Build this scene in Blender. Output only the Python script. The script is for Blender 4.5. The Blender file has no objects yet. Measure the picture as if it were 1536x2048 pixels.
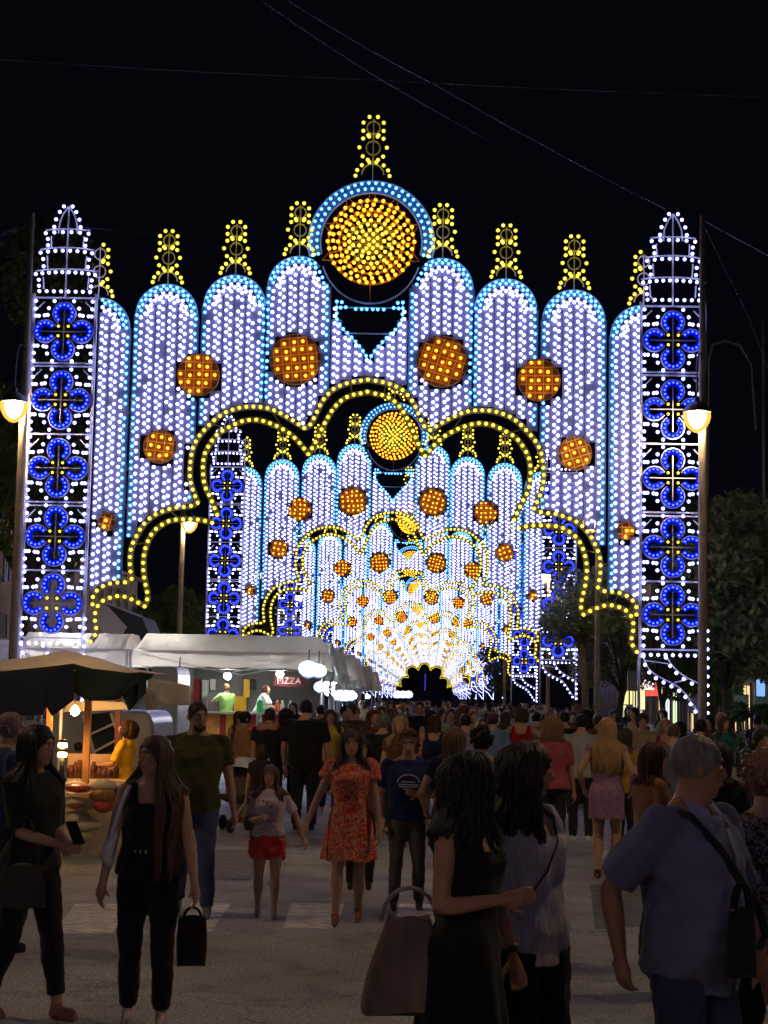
import bpy, math, random
import numpy as np
from mathutils import Vector, Matrix, Euler
random.seed(7)
R = math.radians
SC = bpy.context.scene
COL = SC.collection
# ------------------------------------------------------------------ camera
PITCH, YAW, ROLL, F, CAM_Z = 6.28, 1.47, 1.15, 3380.0, 1.9
cam_data = bpy.data.cameras.new('camera')
cam = bpy.data.objects.new('camera', cam_data)
COL.objects.link(cam)
cam_data.sensor_fit = 'VERTICAL'
cam_data.sensor_height = 36.0
cam_data.lens = F / 2048.0 * 36.0
cam_data.clip_start = 0.1
cam_data.clip_end = 3000.0
CROT = Matrix.Rotation(R(YAW), 3, 'Z') @ Matrix.Rotation(R(90 + PITCH), 3, 'X') @ Matrix.Rotation(R(ROLL), 3, 'Z')
cam.matrix_world = Matrix.Translation((0, 0, CAM_Z)) @ CROT.to_4x4()
SC.camera = cam
# ------------------------------------------------------------------ night sky
world = bpy.data.worlds.new('World')
SC.world = world
world.use_nodes = True
wn = world.node_tree
wn.nodes.clear()
w_out = wn.nodes.new('ShaderNodeOutputWorld')
w_bg = wn.nodes.new('ShaderNodeBackground')
w_sky = wn.nodes.new('ShaderNodeTexSky')
w_sky.sky_type = 'NISHITA'
w_sky.sun_disc = False
w_sky.sun_elevation = R(-6.0)
w_sky.sun_rotation = R(200)
w_mix = wn.nodes.new('ShaderNodeMix')
w_mix.data_type = 'RGBA'
w_mix.inputs[0].default_value = 0.96
w_mix.inputs[7].default_value = (0.0045, 0.005, 0.0115, 1)
wn.links.new(w_sky.outputs[0], w_mix.inputs[6])
wn.links.new(w_mix.outputs[2], w_bg.inputs[0])
w_bg.inputs[1].default_value = 0.12
wn.links.new(w_bg.outputs[0], w_out.inputs[0])
SC.view_settings.view_transform = 'Standard'
SC.view_settings.look = 'None'
SC.view_settings.gamma = 1.0
SC.view_settings.exposure = 1.3
SC.cycles.use_denoising = True
SC.cycles.max_bounces = 5
SC.cycles.diffuse_bounces = 2
SC.cycles.glossy_bounces = 2
SC.cycles.transparent_max_bounces = 24
SC.cycles.sample_clamp_indirect = 3.0
SC.cycles.use_light_tree = True

def ray(px, py):
    return (CROT @ Vector(((px - 768.0) / F, -(py - 1024.0) / F, -1.0)))
def at(px, py, Y):
    """world point on the plane y = Y seen at full-size photo pixel (px, py)"""
    d = ray(px, py)
    t = Y / d.y
    return Vector((d.x * t, Y, CAM_Z + d.z * t))
def ground_at(px, py, z=0.0):
    d = ray(px, py)
    t = (z - CAM_Z) / d.z
    return Vector((d.x * t, d.y * t, z))
def ground_x(px, Y, z=0.9):
    """world x of the pixel column px at depth Y and height z"""
    lo, hi = -400.0, 2448.0
    a, b = at(px, 0, Y), at(px, 2048, Y)
    k = (z - a.z) / (b.z - a.z)
    return a.x + (b.x - a.x) * k

# ------------------------------------------------------------------ materials
MATS = {}
def mat(name, color=(0.5, 0.5, 0.5), rough=0.7, noise=0.0, nscale=8.0, metal=0.0, bump=0.0, bscale=60.0, spec=0.4, obj_color=False, emit=None, estr=0.0, stretch=None, sheen=0.0, translucent=0.0):
    if name in MATS:
        return MATS[name]
    m = bpy.data.materials.new(name)
    m.use_nodes = True
    nt = m.node_tree
    b = nt.nodes['Principled BSDF']
    b.inputs['Roughness'].default_value = rough
    b.inputs['Metallic'].default_value = metal
    b.inputs['Specular IOR Level'].default_value = spec
    if sheen:
        b.inputs['Sheen Weight'].default_value = sheen
    b.inputs['Base Color'].default_value = (*color, 1)
    tc = nt.nodes.new('ShaderNodeTexCoord')
    mp = nt.nodes.new('ShaderNodeMapping')
    nt.links.new(tc.outputs['Object'], mp.inputs[0])
    if stretch:
        mp.inputs['Scale'].default_value = stretch
    src = None
    if obj_color:
        oi = nt.nodes.new('ShaderNodeObjectInfo')
        src = oi.outputs['Color']
        nt.links.new(src, b.inputs['Base Color'])
    if noise > 0:
        nz = nt.nodes.new('ShaderNodeTexNoise')
        nz.inputs['Scale'].default_value = nscale
        nz.inputs['Detail'].default_value = 5
        nt.links.new(mp.outputs[0], nz.inputs['Vector'])
        mr = nt.nodes.new('ShaderNodeMapRange')
        mr.inputs[1].default_value = 0.3
        mr.inputs[2].default_value = 0.7
        mr.inputs[3].default_value = 1 - noise
        mr.inputs[4].default_value = 1 + noise
        nt.links.new(nz.outputs[0], mr.inputs[0])
        mx = nt.nodes.new('ShaderNodeVectorMath')
        mx.operation = 'SCALE'
        if src is not None:
            nt.links.new(src, mx.inputs[0])
        else:
            mx.inputs[0].default_value = color
        nt.links.new(mr.outputs[0], mx.inputs['Scale'])
        nt.links.new(mx.outputs[0], b.inputs['Base Color'])
    if bump > 0:
        n2 = nt.nodes.new('ShaderNodeTexNoise')
        n2.inputs['Scale'].default_value = bscale
        n2.inputs['Detail'].default_value = 4
        nt.links.new(mp.outputs[0], n2.inputs['Vector'])
        bp = nt.nodes.new('ShaderNodeBump')
        bp.inputs['Strength'].default_value = bump
        bp.inputs['Distance'].default_value = 0.02
        nt.links.new(n2.outputs[0], bp.inputs['Height'])
        nt.links.new(bp.outputs[0], b.inputs['Normal'])
    if translucent:
        tl = nt.nodes.new('ShaderNodeBsdfTranslucent')
        tl.inputs[0].default_value = (*color, 1)
        ms = nt.nodes.new('ShaderNodeMixShader'); ms.inputs[0].default_value = translucent
        nt.links.new(b.outputs[0], ms.inputs[1]); nt.links.new(tl.outputs[0], ms.inputs[2])
        nt.links.new(ms.outputs[0], nt.nodes['Material Output'].inputs[0])
    if emit:
        b.inputs['Emission Color'].default_value = (*emit, 1)
        b.inputs['Emission Strength'].default_value = estr
    MATS[name] = m
    return m

def bulb_mat(name, core, halo, s_core, s_halo, lo=0.5, hi=0.88, sampling='AUTO'):
    """lamp bulb: bright core, the glow halo around it put into the rim colour"""
    m = bpy.data.materials.new(name)
    m.use_nodes = True
    nt = m.node_tree
    nt.nodes.clear()
    out = nt.nodes.new('ShaderNodeOutputMaterial')
    em = nt.nodes.new('ShaderNodeEmission')
    lw = nt.nodes.new('ShaderNodeLayerWeight')
    lw.inputs[0].default_value = 0.5
    mr = nt.nodes.new('ShaderNodeMapRange')
    mr.interpolation_type = 'SMOOTHSTEP'
    mr.inputs[1].default_value = 1 - hi
    mr.inputs[2].default_value = 1 - lo
    mr.inputs[3].default_value = 1
    mr.inputs[4].default_value = 0
    nt.links.new(lw.outputs['Facing'], mr.inputs[0])
    mx = nt.nodes.new('ShaderNodeMix')
    mx.data_type = 'RGBA'
    nt.links.new(mr.outputs[0], mx.inputs[0])
    mx.inputs[6].default_value = (*[c * s_halo for c in halo], 1)  # rim emission imitates the lens glow round a lit bulb
    mx.inputs[7].default_value = (*[c * s_core for c in core], 1)
    nt.links.new(mx.outputs[2], em.inputs[0])
    nt.links.new(em.outputs[0], out.inputs[0])
    m.cycles.emission_sampling = sampling
    MATS[name] = m
    return m

# ------------------------------------------------------------------ mesh helpers
class MB:
    def __init__(s):
        s.v, s.f, s.m = [], [], []
    def add(s, vs, fs, mi=0):
        o = len(s.v)
        s.v.extend([tuple(v) for v in vs])
        s.f.extend([tuple(i + o for i in f) for f in fs])
        s.m.extend([mi] * len(fs))
    def box(s, c, size, rot=None, mi=0):
        x, y, z = size[0] / 2, size[1] / 2, size[2] / 2
        vs = [Vector(p) for p in [(-x, -y, -z), (x, -y, -z), (x, y, -z), (-x, y, -z), (-x, -y, z), (x, -y, z), (x, y, z), (-x, y, z)]]
        if rot is not None:
            vs = [rot @ v for v in vs]
        c = Vector(c)
        s.add([v + c for v in vs], [(0, 3, 2, 1), (4, 5, 6, 7), (0, 1, 5, 4), (1, 2, 6, 5), (2, 3, 7, 6), (3, 0, 4, 7)], mi)
    def bar(s, a, b, w, h=None, up=(0, 0, 1), mi=0):
        """square bar from a to b"""
        a, b = Vector(a), Vector(b)
        h = h or w
        d = (b - a)
        if d.length < 1e-6:
            return
        d.normalize()
        u = Vector(up)
        if abs(d.dot(u)) > 0.97:
            u = Vector((0, 1, 0)) if abs(d.y) < 0.9 else Vector((1, 0, 0))
        sd = d.cross(u).normalized()
        u2 = sd.cross(d).normalized()
        vs = []
        for p in (a, b):
            for i, j in ((-1, -1), (1, -1), (1, 1), (-1, 1)):
                vs.append(p + sd * (i * w / 2) + u2 * (j * h / 2))
        s.add(vs, [(0, 1, 2, 3), (7, 6, 5, 4), (0, 4, 5, 1), (1, 5, 6, 2), (2, 6, 7, 3), (3, 7, 4, 0)], mi)
    def path(s, pts, w, h=None, closed=False, up=(0, 0, 1), mi=0):
        n = len(pts)
        for i in range(n if closed else n - 1):
            s.bar(pts[i], pts[(i + 1) % n], w, h, up, mi)
    def tube(s, pts, rad, n=8, mi=0, caps=True, squash=None):
        """round tube through pts, rad = number or list (each may be (rx, ry))"""
        pts = [Vector(p) for p in pts]
        k = len(pts)
        rads = rad if isinstance(rad, (list, tuple)) and len(rad) == k else [rad] * k
        o = len(s.v)
        prev = None
        for i, p in enumerate(pts):
            d = (pts[min(i + 1, k - 1)] - pts[max(i - 1, 0)])
            d = d.normalized() if d.length > 1e-9 else Vector((0, 0, 1))
            if prev is None:
                ref = Vector((0, 1, 0)) if abs(d.y) < 0.8 else Vector((1, 0, 0))
                sd = d.cross(ref).normalized()
            else:
                sd = (prev - d * prev.dot(d)).normalized()
            prev = sd
            up = d.cross(sd).normalized()
            r = rads[i]
            rx, ry = r if isinstance(r, (list, tuple)) else (r, r)
            for j in range(n):
                t = 2 * math.pi * j / n
                q = p + sd * (math.cos(t) * rx) + up * (math.sin(t) * ry)
                s.v.append(tuple(q))
        for i in range(k - 1):
            for j in range(n):
                a, b = o + i * n + j, o + i * n + (j + 1) % n
                s.f.append((a, b, b + n, a + n)); s.m.append(mi)
        if caps:
            s.f.append(tuple(o + j for j in reversed(range(n)))); s.m.append(mi)
            s.f.append(tuple(o + (k - 1) * n + j for j in range(n))); s.m.append(mi)
    def lathe(s, prof, c=(0, 0, 0), n=16, mi=0, rot=None):
        """prof = [(r, z)...]"""
        o = len(s.v)
        c = Vector(c)
        for r, z in prof:
            for j in range(n):
                t = 2 * math.pi * j / n
                v = Vector((r * math.cos(t), r * math.sin(t), z))
                if rot is not None:
                    v = rot @ v
                s.v.append(tuple(v + c))
        for i in range(len(prof) - 1):
            for j in range(n):
                a, b = o + i * n + j, o + i * n + (j + 1) % n
                s.f.append((a, b, b + n, a + n)); s.m.append(mi)
    def mesh(s, name, mats, smooth=False):
        me = bpy.data.meshes.new(name)
        me.from_pydata(s.v, [], s.f)
        for m in (mats if isinstance(mats, (list, tuple)) else [mats]):
            me.materials.append(m)
        if any(s.m):
            me.polygons.foreach_set('material_index', s.m)
        if smooth:
            me.polygons.foreach_set('use_smooth', [True] * len(me.polygons))
        me.update()
        return me
    def obj(s, name, mats, parent=None, smooth=False, **kw):
        return link(name, s.mesh(name, mats, smooth), parent, **kw)

def link(name, data, parent=None, loc=None, label=None, category=None, group=None, kind=None, rotz=None):
    o = bpy.data.objects.new(name, data)
    COL.objects.link(o)
    if parent is not None:
        o.parent = parent
    if loc is not None:
        o.location = loc
    if rotz is not None:
        o.rotation_euler = (0, 0, rotz)
    for k, v in (('label', label), ('category', category), ('group', group), ('kind', kind)):
        if v:
            o[k] = v
    return o
def thing(name, label, category, loc=(0, 0, 0), rotz=0.0, group=None):
    return link(name, None, None, loc, label, category, group, None, rotz)
def children_of(o):
    return list(o.children)
def copy_tree(o, parent=None):
    c = o.copy()
    COL.objects.link(c)
    c.parent = parent
    for ch in [x for x in bpy.data.objects if x.parent == o] if KIDS.get(o.name) is None else KIDS[o.name]:
        copy_tree(ch, c)
    return c
KIDS = {}
def remember(o):
    KIDS[o.name] = list(o.children)
    for c in o.children:
        remember(c)

# low icosahedron bulb, many copies in one mesh
_t = (1 + 5 ** .5) / 2
ICO_V = np.array([(-1, _t, 0), (1, _t, 0), (-1, -_t, 0), (1, -_t, 0), (0, -1, _t), (0, 1, _t), (0, -1, -_t), (0, 1, -_t), (_t, 0, -1), (_t, 0, 1), (-_t, 0, -1), (-_t, 0, 1)], dtype=np.float64)
ICO_V /= np.linalg.norm(ICO_V[0])
ICO_F = np.array([(0, 11, 5), (0, 5, 1), (0, 1, 7), (0, 7, 10), (0, 10, 11), (1, 5, 9), (5, 11, 4), (11, 10, 2), (10, 7, 6), (7, 1, 8), (3, 9, 4), (3, 4, 2), (3, 2, 6), (3, 6, 8), (3, 8, 9), (4, 9, 5), (2, 4, 11), (6, 2, 10), (8, 6, 7), (9, 8, 1)], dtype=np.int64)
def bulbs_mesh(name, pts, r, m, squash=(1, 1, 1)):
    P = np.array([tuple(p) for p in pts], dtype=np.float64).reshape(-1, 3)
    n = len(P)
    V = (P[:, None, :] + ICO_V[None] * r * np.array(squash)).reshape(-1, 3)
    Fc = (ICO_F[None] + (np.arange(n) * 12)[:, None, None]).reshape(-1)
    me = bpy.data.meshes.new(name)
    me.vertices.add(len(V)); me.vertices.foreach_set('co', V.ravel())
    me.loops.add(len(Fc)); me.loops.foreach_set('vertex_index', Fc.astype(np.int32))
    k = len(Fc) // 3
    me.polygons.add(k)
    me.polygons.foreach_set('loop_start', np.arange(0, k * 3, 3, dtype=np.int32))
    me.polygons.foreach_set('use_smooth', np.ones(k, dtype=bool))
    me.materials.append(m)
    me.update(calc_edges=True)
    return me
def bulbs(name, pts, r, m, parent, squash=(1, 1, 1)):
    if len(pts) == 0:
        return None
    o = link(name, bulbs_mesh(name, pts, r, m, squash), parent)
    o['kind'] = 'stuff'
    return o
def inside(x, z, poly):
    c = False
    n = len(poly)
    j = n - 1
    for i in range(n):
        xi, zi = poly[i]; xj, zj = poly[j]
        if (zi > z) != (zj > z) and x < (xj - xi) * (z - zi) / (zj - zi) + xi:
            c = not c
        j = i
    return c
def resample(pts, step, closed=False):
    """evenly spaced points along a 2-D polyline"""
    P = [Vector((p[0], p[1])) for p in pts]
    if closed:
        P.append(P[0])
    L = [0.0]
    for i in range(1, len(P)):
        L.append(L[-1] + (P[i] - P[i - 1]).length)
    n = max(1, round(L[-1] / step))
    out = []
    k = 0
    for i in range(n + (0 if closed else 1)):
        d = L[-1] * i / n
        while k < len(P) - 2 and L[k + 1] < d:
            k += 1
        t = (d - L[k]) / max(L[k + 1] - L[k], 1e-9)
        out.append(P[k].lerp(P[k + 1], min(1, t)))
    return out
def smooth2(pts, it=2):
    """Chaikin corner cutting of an open 2-D polyline"""
    P = [Vector((p[0], p[1])) for p in pts]
    for _ in range(it):
        Q = [P[0]]
        for a, b in zip(P[:-1], P[1:]):
            Q += [a.lerp(b, .25), a.lerp(b, .75)]
        Q.append(P[-1])
        P = Q
    return P
# ================================================================== light arches
D1 = 42.0
X0 = at(742.5, 484, D1).x
def L(px, py):
    """photo pixel on the left half of the front arch -> arch-plane (x, z), x measured from the arch centre"""
    p = at(px, py, D1)
    return (p.x - X0, p.z)
PX = D1 / F            # metres per full photo pixel at the front arch
M_wood = mat('white_painted_wood', (0.42, 0.41, 0.40), 0.6, 0.12, 6)
M_slat = mat('grey_primed_slat', (0.105, 0.10, 0.125), 0.7, 0.2, 6)
M_blueglow = mat('blue_glow_board', (0.02, 0.035, 0.40), 0.7)  # added board, glow of the blue bulbs put into its colour
M_bright_orange = mat('light_orange_paint', (0.70, 0.42, 0.12), 0.6, 0.1, 5)
M_orange_board = mat('orange_painted_board', (0.26, 0.12, 0.022), 0.6, 0.3, 7)
M_pole = mat('weathered_pole', (0.23, 0.19, 0.15), 0.75, 0.2, 5)
M_steel = mat('galvanised_steel', (0.4, 0.4, 0.42), 0.45, 0.1, 8, metal=0.6)
S = 1.0
MW = bulb_mat('white_bulb', (2.8, 3.0, 7.2), (.09, .09, .36), 1.0 * S, 1.0 * S)
MC = bulb_mat('cyan_bulb', (.28, 1.15, 3.6), (0.0, .07, .32), 1.0 * S, 1.0 * S)
MY = bulb_mat('yellow_bulb', (1.9, 1.4, .11), (.20, .15, 0), 1.0 * S, 1.0 * S)
MO = bulb_mat('amber_bulb', (3.0, 1.0, .05), (.36, .12, 0), 1.0 * S, 1.0 * S)
MB_ = bulb_mat('blue_bulb', (.08, .18, 3.0), (0.0, 0.0, .38), 1.0 * S, 1.0 * S, lo=.78, hi=.985)
RB = 0.0595
YF = -0.09             # bulbs sit in front of the frame plane
ARCH_DEPTH = 0.12

out_px = [[(736, 760), (728, 761), (700, 765), (672, 775), (655, 789), (643, 806), (633, 826), (622, 851), (609, 857)],
          [(609, 857), (586, 841), (562, 827), (541, 818), (519, 814), (487, 814), (458, 822), (438, 833), (422, 847), (402, 868), (392, 883), (385, 900), (380, 935), (380, 955), (384, 975), (396, 1006)],
          [(396, 1006), (379, 1014), (358, 1014), (337, 1019), (309, 1029), (287, 1049), (274, 1071), (265, 1090), (261, 1105), (260, 1130), (264, 1158)],
          [(264, 1158), (251, 1166), (235, 1165), (220, 1167), (205, 1173), (194, 1181), (186, 1192), (186, 1209)]]
in_px = [[(735, 784), (725, 787), (705, 790), (686, 798), (666, 818), (651, 844), (642, 862), (632, 885), (617, 909)],
         [(617, 909), (598, 884), (583, 870), (568, 860), (549, 850), (519, 840), (500, 840), (480, 844), (454, 857), (440, 865), (428, 876), (412, 902), (407, 920), (406, 940), (409, 971), (422, 997), (435, 1030)],
         [(425, 1046), (407, 1041), (391, 1039), (361, 1039), (345, 1040), (332, 1045), (309, 1060), (295, 1084), (288, 1110), (287, 1130), (288, 1150), (293, 1176), (297, 1194), (290, 1213)],
         [(290, 1213), (273, 1203), (251, 1193), (233, 1192), (212, 1198), (199, 1207), (192, 1221), (190, 1235), (192, 1250), (195, 1264), (182, 1283)]]
out_seg = [[L(*p) for p in s] for s in out_px]
in_seg = [[L(*p) for p in s] for s in in_px]
open_half = [p for s in out_seg for p in s] + [L(186, 1290)]
zb = open_half[-1][1] - 3
OPEN = [(x, z) for x, z in open_half] + [(open_half[-1][0], zb), (-open_half[-1][0], zb)] + [(-x, z) for x, z in reversed(open_half)]
XE = abs(L(193, 700)[0])     # inner edge of the tower
# panels: centre offset px, top y on the centre line
def V(u, y):
    """centre-line corrected pixel: u px left of the centre line, y measured on the centre line"""
    c = 742.5 - (y - 484) * 0.0201
    return L(c - u, y - u * 0.0201)
HW = 62.0
panel_spec = [(143, 517), (270, 557), (405, 578), (540, 608)]
hole_c = V(0, 496); hole_rx = 104 * PX; hole_rz = 116 * PX
ros = [(147, 722, 52), (340, 757, 42.5), (414, 902, 33.5), (517, 1054, 17.5)]
ros_w = [(V(u, y), r * PX * 1.0) for u, y, r in ros]
v_top = [V(68, 614), V(62, 640), V(52, 662), V(30, 684), V(14, 704), V(0, 724)]
VPOLY = [(x, z) for x, z in v_top] + [(-x, z) for x, z in reversed(v_top[:-1])]
VPOLY_BIG = VPOLY

def white_ok(x, z, m=0.0):
    ax = -abs(x)
    if abs(x) > XE - 0.04:
        return False
    if inside(x, z, OPEN_BIG):
        return False
    if ((x - hole_c[0]) / (hole_rx + .1)) ** 2 + ((z - hole_c[1]) / (hole_rz + .1)) ** 2 < 1:
        return False
    for (c, r) in ros_w:
        if (ax - c[0]) ** 2 + (z - c[1]) ** 2 < (r + .06) ** 2:
            return False
    if inside(x, z, VPOLY_BIG):
        return False
    return True
# opening grown by the width of its border
OPEN_BIG = []
cz = V(0, 1100)
for x, z in OPEN:
    d = Vector((x, z - V(0, 1150)[1]))
    n = d.normalized() if d.length > 0 else d
    OPEN_BIG.append((x + n.x * 0.14, z + n.y * 0.14))

def P3(x, z, y=0.0):
    return (x, y, z)
def arc_pts(c, r, a0, a1, n):
    return [(c[0] + r * math.cos(a0 + (a1 - a0) * i / n), c[1] + r * math.sin(a0 + (a1 - a0) * i / n)) for i in range(n + 1)]

def build_arch(label, loc):
    root = thing('light_arch', label, 'light arch', loc, 0, 'arches of festival lights over the street')
    step = 15.1 * PX
    pb = 3.9 * PX
    # --- eight upright panels with rounded heads
    for side in (-1, 1):
        for pi, (u, ytop) in enumerate(panel_spec):
            cx, zt = V(u, ytop)
            cx = abs(cx) * side
            hw = HW * PX
            zc = zt - hw
            zlow = V(u, 1210)[1]
            fr = MB()
            wht, cyn = [], []
            # vertical slats: two outer cyan ones and four inner ones
            def column(off, m_l, m_r, ztop, phase):
                x = cx + off * PX
                if abs(x) > XE - .02:
                    return
                # slat, cut where openings interrupt it
                run = None
                z = ztop
                while z > zlow:
                    ok = white_ok(x, z)
                    if ok and run is None:
                        run = z
                    if (not ok or z - .1 <= zlow) and run is not None:
                        if run - z > .15:
                            fr.box((x, 0, (run + z) / 2), (0.268, 0.02, run - z), mi=1)
                        run = None
                    z -= .1
                for sgn, lst, drift in ((-1, m_l, 1.0), (1, m_r, 1.012)):
                    zz = ztop - (.3 if sgn > 0 else 0) * step - phase * step
                    while zz > zlow:
                        bx = x + sgn * pb
                        if white_ok(bx, zz) and random.random() > .018:
                            lst.append(P3(bx + random.uniform(-.014, .014), zz + random.uniform(-.014, .014), YF if sgn < 0 else YF + .05))
                        zz -= step * drift
            ph = random.random()
            column(-56 * 1, cyn if side < 0 or True else wht, wht, zc, ph)
            column(56 * 1, wht, cyn, zc, ph)
            for off in (-34.2, -11.4, 11.4, 34.2):
                h = math.sqrt(max(0, (40 * PX) ** 2 - (off * PX) ** 2)) if abs(off) < 40 else 0
                column(off, wht, wht, zc + h - 5 * PX, ph + .1 * off / 30)
            # rounded head: cyan band outside, white band inside
            for rr, lst, rr2 in ((58, cyn, 52), (43, wht, 36)):
                n = int(math.pi * rr * PX / (step * .92))
                for q, rad in enumerate((rr, rr2)):
                    for i in range(n + 1):
                        a = math.pi * (i + (.5 if q else 0)) / n
                        if a > math.pi:
                            continue
                        x, z = cx + rad * PX * math.cos(a), zc + rad * PX * math.sin(a)
                        if white_ok(x, z):
                            lst.append(P3(x, z, YF))
            for rr, w in ((63, .03), (40, .03)):
                pts = [p for p in arc_pts((cx, zc), rr * PX, 0, math.pi, 18)]
                for a, b in zip(pts[:-1], pts[1:]):
                    if white_ok(*a) and white_ok(*b) or (abs(a[0]) < XE and abs(b[0]) < XE and rr == 63 and u != 143):
                        fr.bar(P3(*a), P3(*b), w, .05, up=(0, 1, 0))
            for rr in (55, 38):
                pts = arc_pts((cx, zc), rr * PX, 0, math.pi, 20)
                for a, b in zip(pts[:-1], pts[1:]):
                    if white_ok(*a) and white_ok(*b):
                        fr.bar(P3(*a, .022 + rr * .0001), P3(*b, .022 + rr * .0001), .17, .012, up=(0, 1, 0), mi=1)
            # cross rails
            for yy in (690, 838, 985, 1110):
                z = V(u, yy)[1]
                x = cx - hw
                while x < cx + hw - .02:
                    x2 = min(x + .27, cx + hw)
                    if white_ok((x + x2) / 2, z) and white_ok(x, z) and white_ok(x2, z):
                        fr.bar(P3(x, z, .03), P3(x2, z, .03), .035, .03, up=(0, 1, 0))
                    x = x2
            p = fr.obj('arched_panel', [M_wood, M_slat], root)
            bulbs('white_bulbs', wht, RB, MW, p)
            bulbs('cyan_bulbs', cyn, RB, MC, p)
    # --- white infill between the two middle panels, under the heart-shaped gap
    fr = MB(); wht = []
    for k in range(-3, 4):
        x = k * 22.3 * PX
        z = V(0, 640)[1]
        zend = V(0, 780)[1]
        run = None
        while z > zend:
            ok = white_ok(x, z)
            if ok and run is None: run = z
            if not ok and run is not None:
                fr.box((x, 0, (run + z) / 2), (.268, .02, run - z)); run = None
            z -= .05
        for sgn in (-1, 1):
            z = V(0, 620)[1] - (.3 if sgn > 0 else 0) * step
            while z > zend:
                if white_ok(x + sgn * pb, z):
                    wht.append(P3(x + sgn * pb, z, YF))
                z -= step
    p = fr.obj('middle_panel', M_slat, root)
    bulbs('white_bulbs', wht, RB, MW, p)
    # --- pinnacles
    def pinnacle(px, zbase, big=1.0):
        fr = MB(); yb = []
        s = PX * big
        k1 = (0, 96); k2 = (0, 58)
        fr.bar(P3(px, zbase - 2 * s), P3(px, zbase + 112 * s), .03, .03)
        for (c, r, n, a0, a1) in ((k1, 12, 14, 0, 2 * math.pi), (k2, 13, 14, 0, 2 * math.pi), ((0, 8), 20, 10, 0, math.pi)):
            pts = [P3(px + c[0] * s + r * s * math.cos(a0 + (a1 - a0) * i / n), zbase + (c[1] + r * math.sin(a0 + (a1 - a0) * i / n)) * s) for i in range(n + 1)]
            fr.path(pts, .03, .04, up=(0, 1, 0))
        for i in range(8):
            a = R(22.5 + 45 * i)
            yb.append(P3(px + 20 * s * math.cos(a), zbase + (96 + 20 * math.sin(a)) * s, YF))
        for a in (0, 42, 68, 112, 138, 180, 222, 248, 292, 318):
            yb.append(P3(px + 25 * s * math.cos(R(a)), zbase + (57 + 25 * math.sin(R(a))) * s, YF))
        for a in (2, 25, 50, 78, 102, 130, 155, 178):
            yb.append(P3(px + 31 * s * math.cos(R(a)), zbase + (3 + 27 * math.sin(R(a))) * s, YF))
        yb = [q for q in yb if abs(q[0]) < XE + .02]
        o = fr.obj('pinnacle', M_wood, root)
        bulbs('yellow_bulbs', yb, RB, MY, o)
    for u, ytop in panel_spec:
        x, z = V(u, ytop)
        for sgn in (-1, 1):
            if u == 540:
                x = -(XE + 0.0)
            pinnacle(sgn * abs(x), z, 0.97)
    pinnacle(0, V(0, 358)[1], 1.13)
    # --- big disc with its cyan halo
    dc = V(0, 485)
    fr = MB(); cy = []
    for rr in (129, 104):
        a0, a1 = (R(-14), R(194)) if rr == 129 else (R(-14), R(194))
        fr.path([P3(*q) for q in arc_pts((dc[0], dc[1]), rr * PX, a0, a1, 40)], .035, .05, up=(0, 1, 0))
    pts = [P3(hole_c[0] + hole_rx * math.cos(a), hole_c[1] + hole_rz * math.sin(a)) for a in [R(200 + 140 * i / 24) for i in range(25)]]
    hr = MB(); hr.path(pts, .035, .05, up=(0, 1, 0)); hr.obj('hole_rim', M_wood, root)
    for rr in (123, 111):
        n = int(R(208) * rr / 14.2)
        for i in range(n + 1):
            a = R(-14) + R(208) * (i + (0.0 if rr == 123 else 0.0)) / n
            cy.append(P3(dc[0] + rr * PX * math.cos(a), dc[1] + rr * PX * math.sin(a), YF))
    fr.path([P3(*q, .03) for q in arc_pts((dc[0], dc[1]), 117 * PX, R(-14), R(194), 44)], .27, .012, up=(0, 1, 0), mi=1)
    halo = fr.obj('halo_ring', [M_wood, M_slat], root)
    bulbs('cyan_bulbs', cy, RB, MC, halo)
    fr = MB(); am = []; ye = []
    for i in range(12):
        a = math.pi * i / 12
        fr.bar(P3(dc[0] - 90 * PX * math.cos(a), dc[1] - 90 * PX * math.sin(a), .02 + .004 * i), P3(dc[0] + 90 * PX * math.cos(a), dc[1] + 90 * PX * math.sin(a), .02 + .004 * i), .03, .03, up=(0, 1, 0))
    for rr in (88, 66, 44, 22):
        fr.path([P3(*q) for q in arc_pts(dc, rr * PX, 0, 2 * math.pi, 32)], .05, .04, up=(0, 1, 0))
    # stays from the disc to the ring
    for a in (20, 60, 90, 120, 160, 200, 270, 340):
        rr2 = 112 if a != 270 else 128
        for da in ((-6, 6) if a not in (270,) else (0,)):
            fr.bar(P3(dc[0] + 88 * PX * math.cos(R(a + da)), dc[1] + 88 * PX * math.sin(R(a + da))), P3(dc[0] + 106 * PX * math.cos(R(a)) * (1 if a != 270 else 1.2), dc[1] + rr2 * PX * math.sin(R(a))), .025, .025, up=(0, 1, 0))
    for k, (rr, n) in enumerate(((87, 34), (77, 31), (66, 28), (56, 24), (46, 20), (36, 16), (26, 11), (16, 7), (6, 3))):
        for i in range(n):
            a = 2 * math.pi * (i + .5 * (k % 2)) / n
            rj = rr + random.uniform(-2, 2); a += random.uniform(-1.6, 1.6) / max(rr, 8); (am if rr > 46 else ye).append(P3(dc[0] + rj * PX * math.cos(a), dc[1] + rj * PX * math.sin(a), YF))
    sh = lambda p: (p[0] - dc[0], p[1], p[2] - dc[1])
    fr.v = [sh(p) for p in fr.v]; am = [sh(p) for p in am]; ye = [sh(p) for p in ye]
    disc = fr.obj('sun_disc', M_orange_board, root, loc=(dc[0], 0, dc[1]))
    bulbs('amber_bulbs', am, RB * 1.05, MO, disc)
    bulbs('yellow_bulbs', ye, RB * 1.05, MY, disc)
    # --- heart-shaped gap edged with cyan bulbs
    fr = MB(); cy = []
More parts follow.
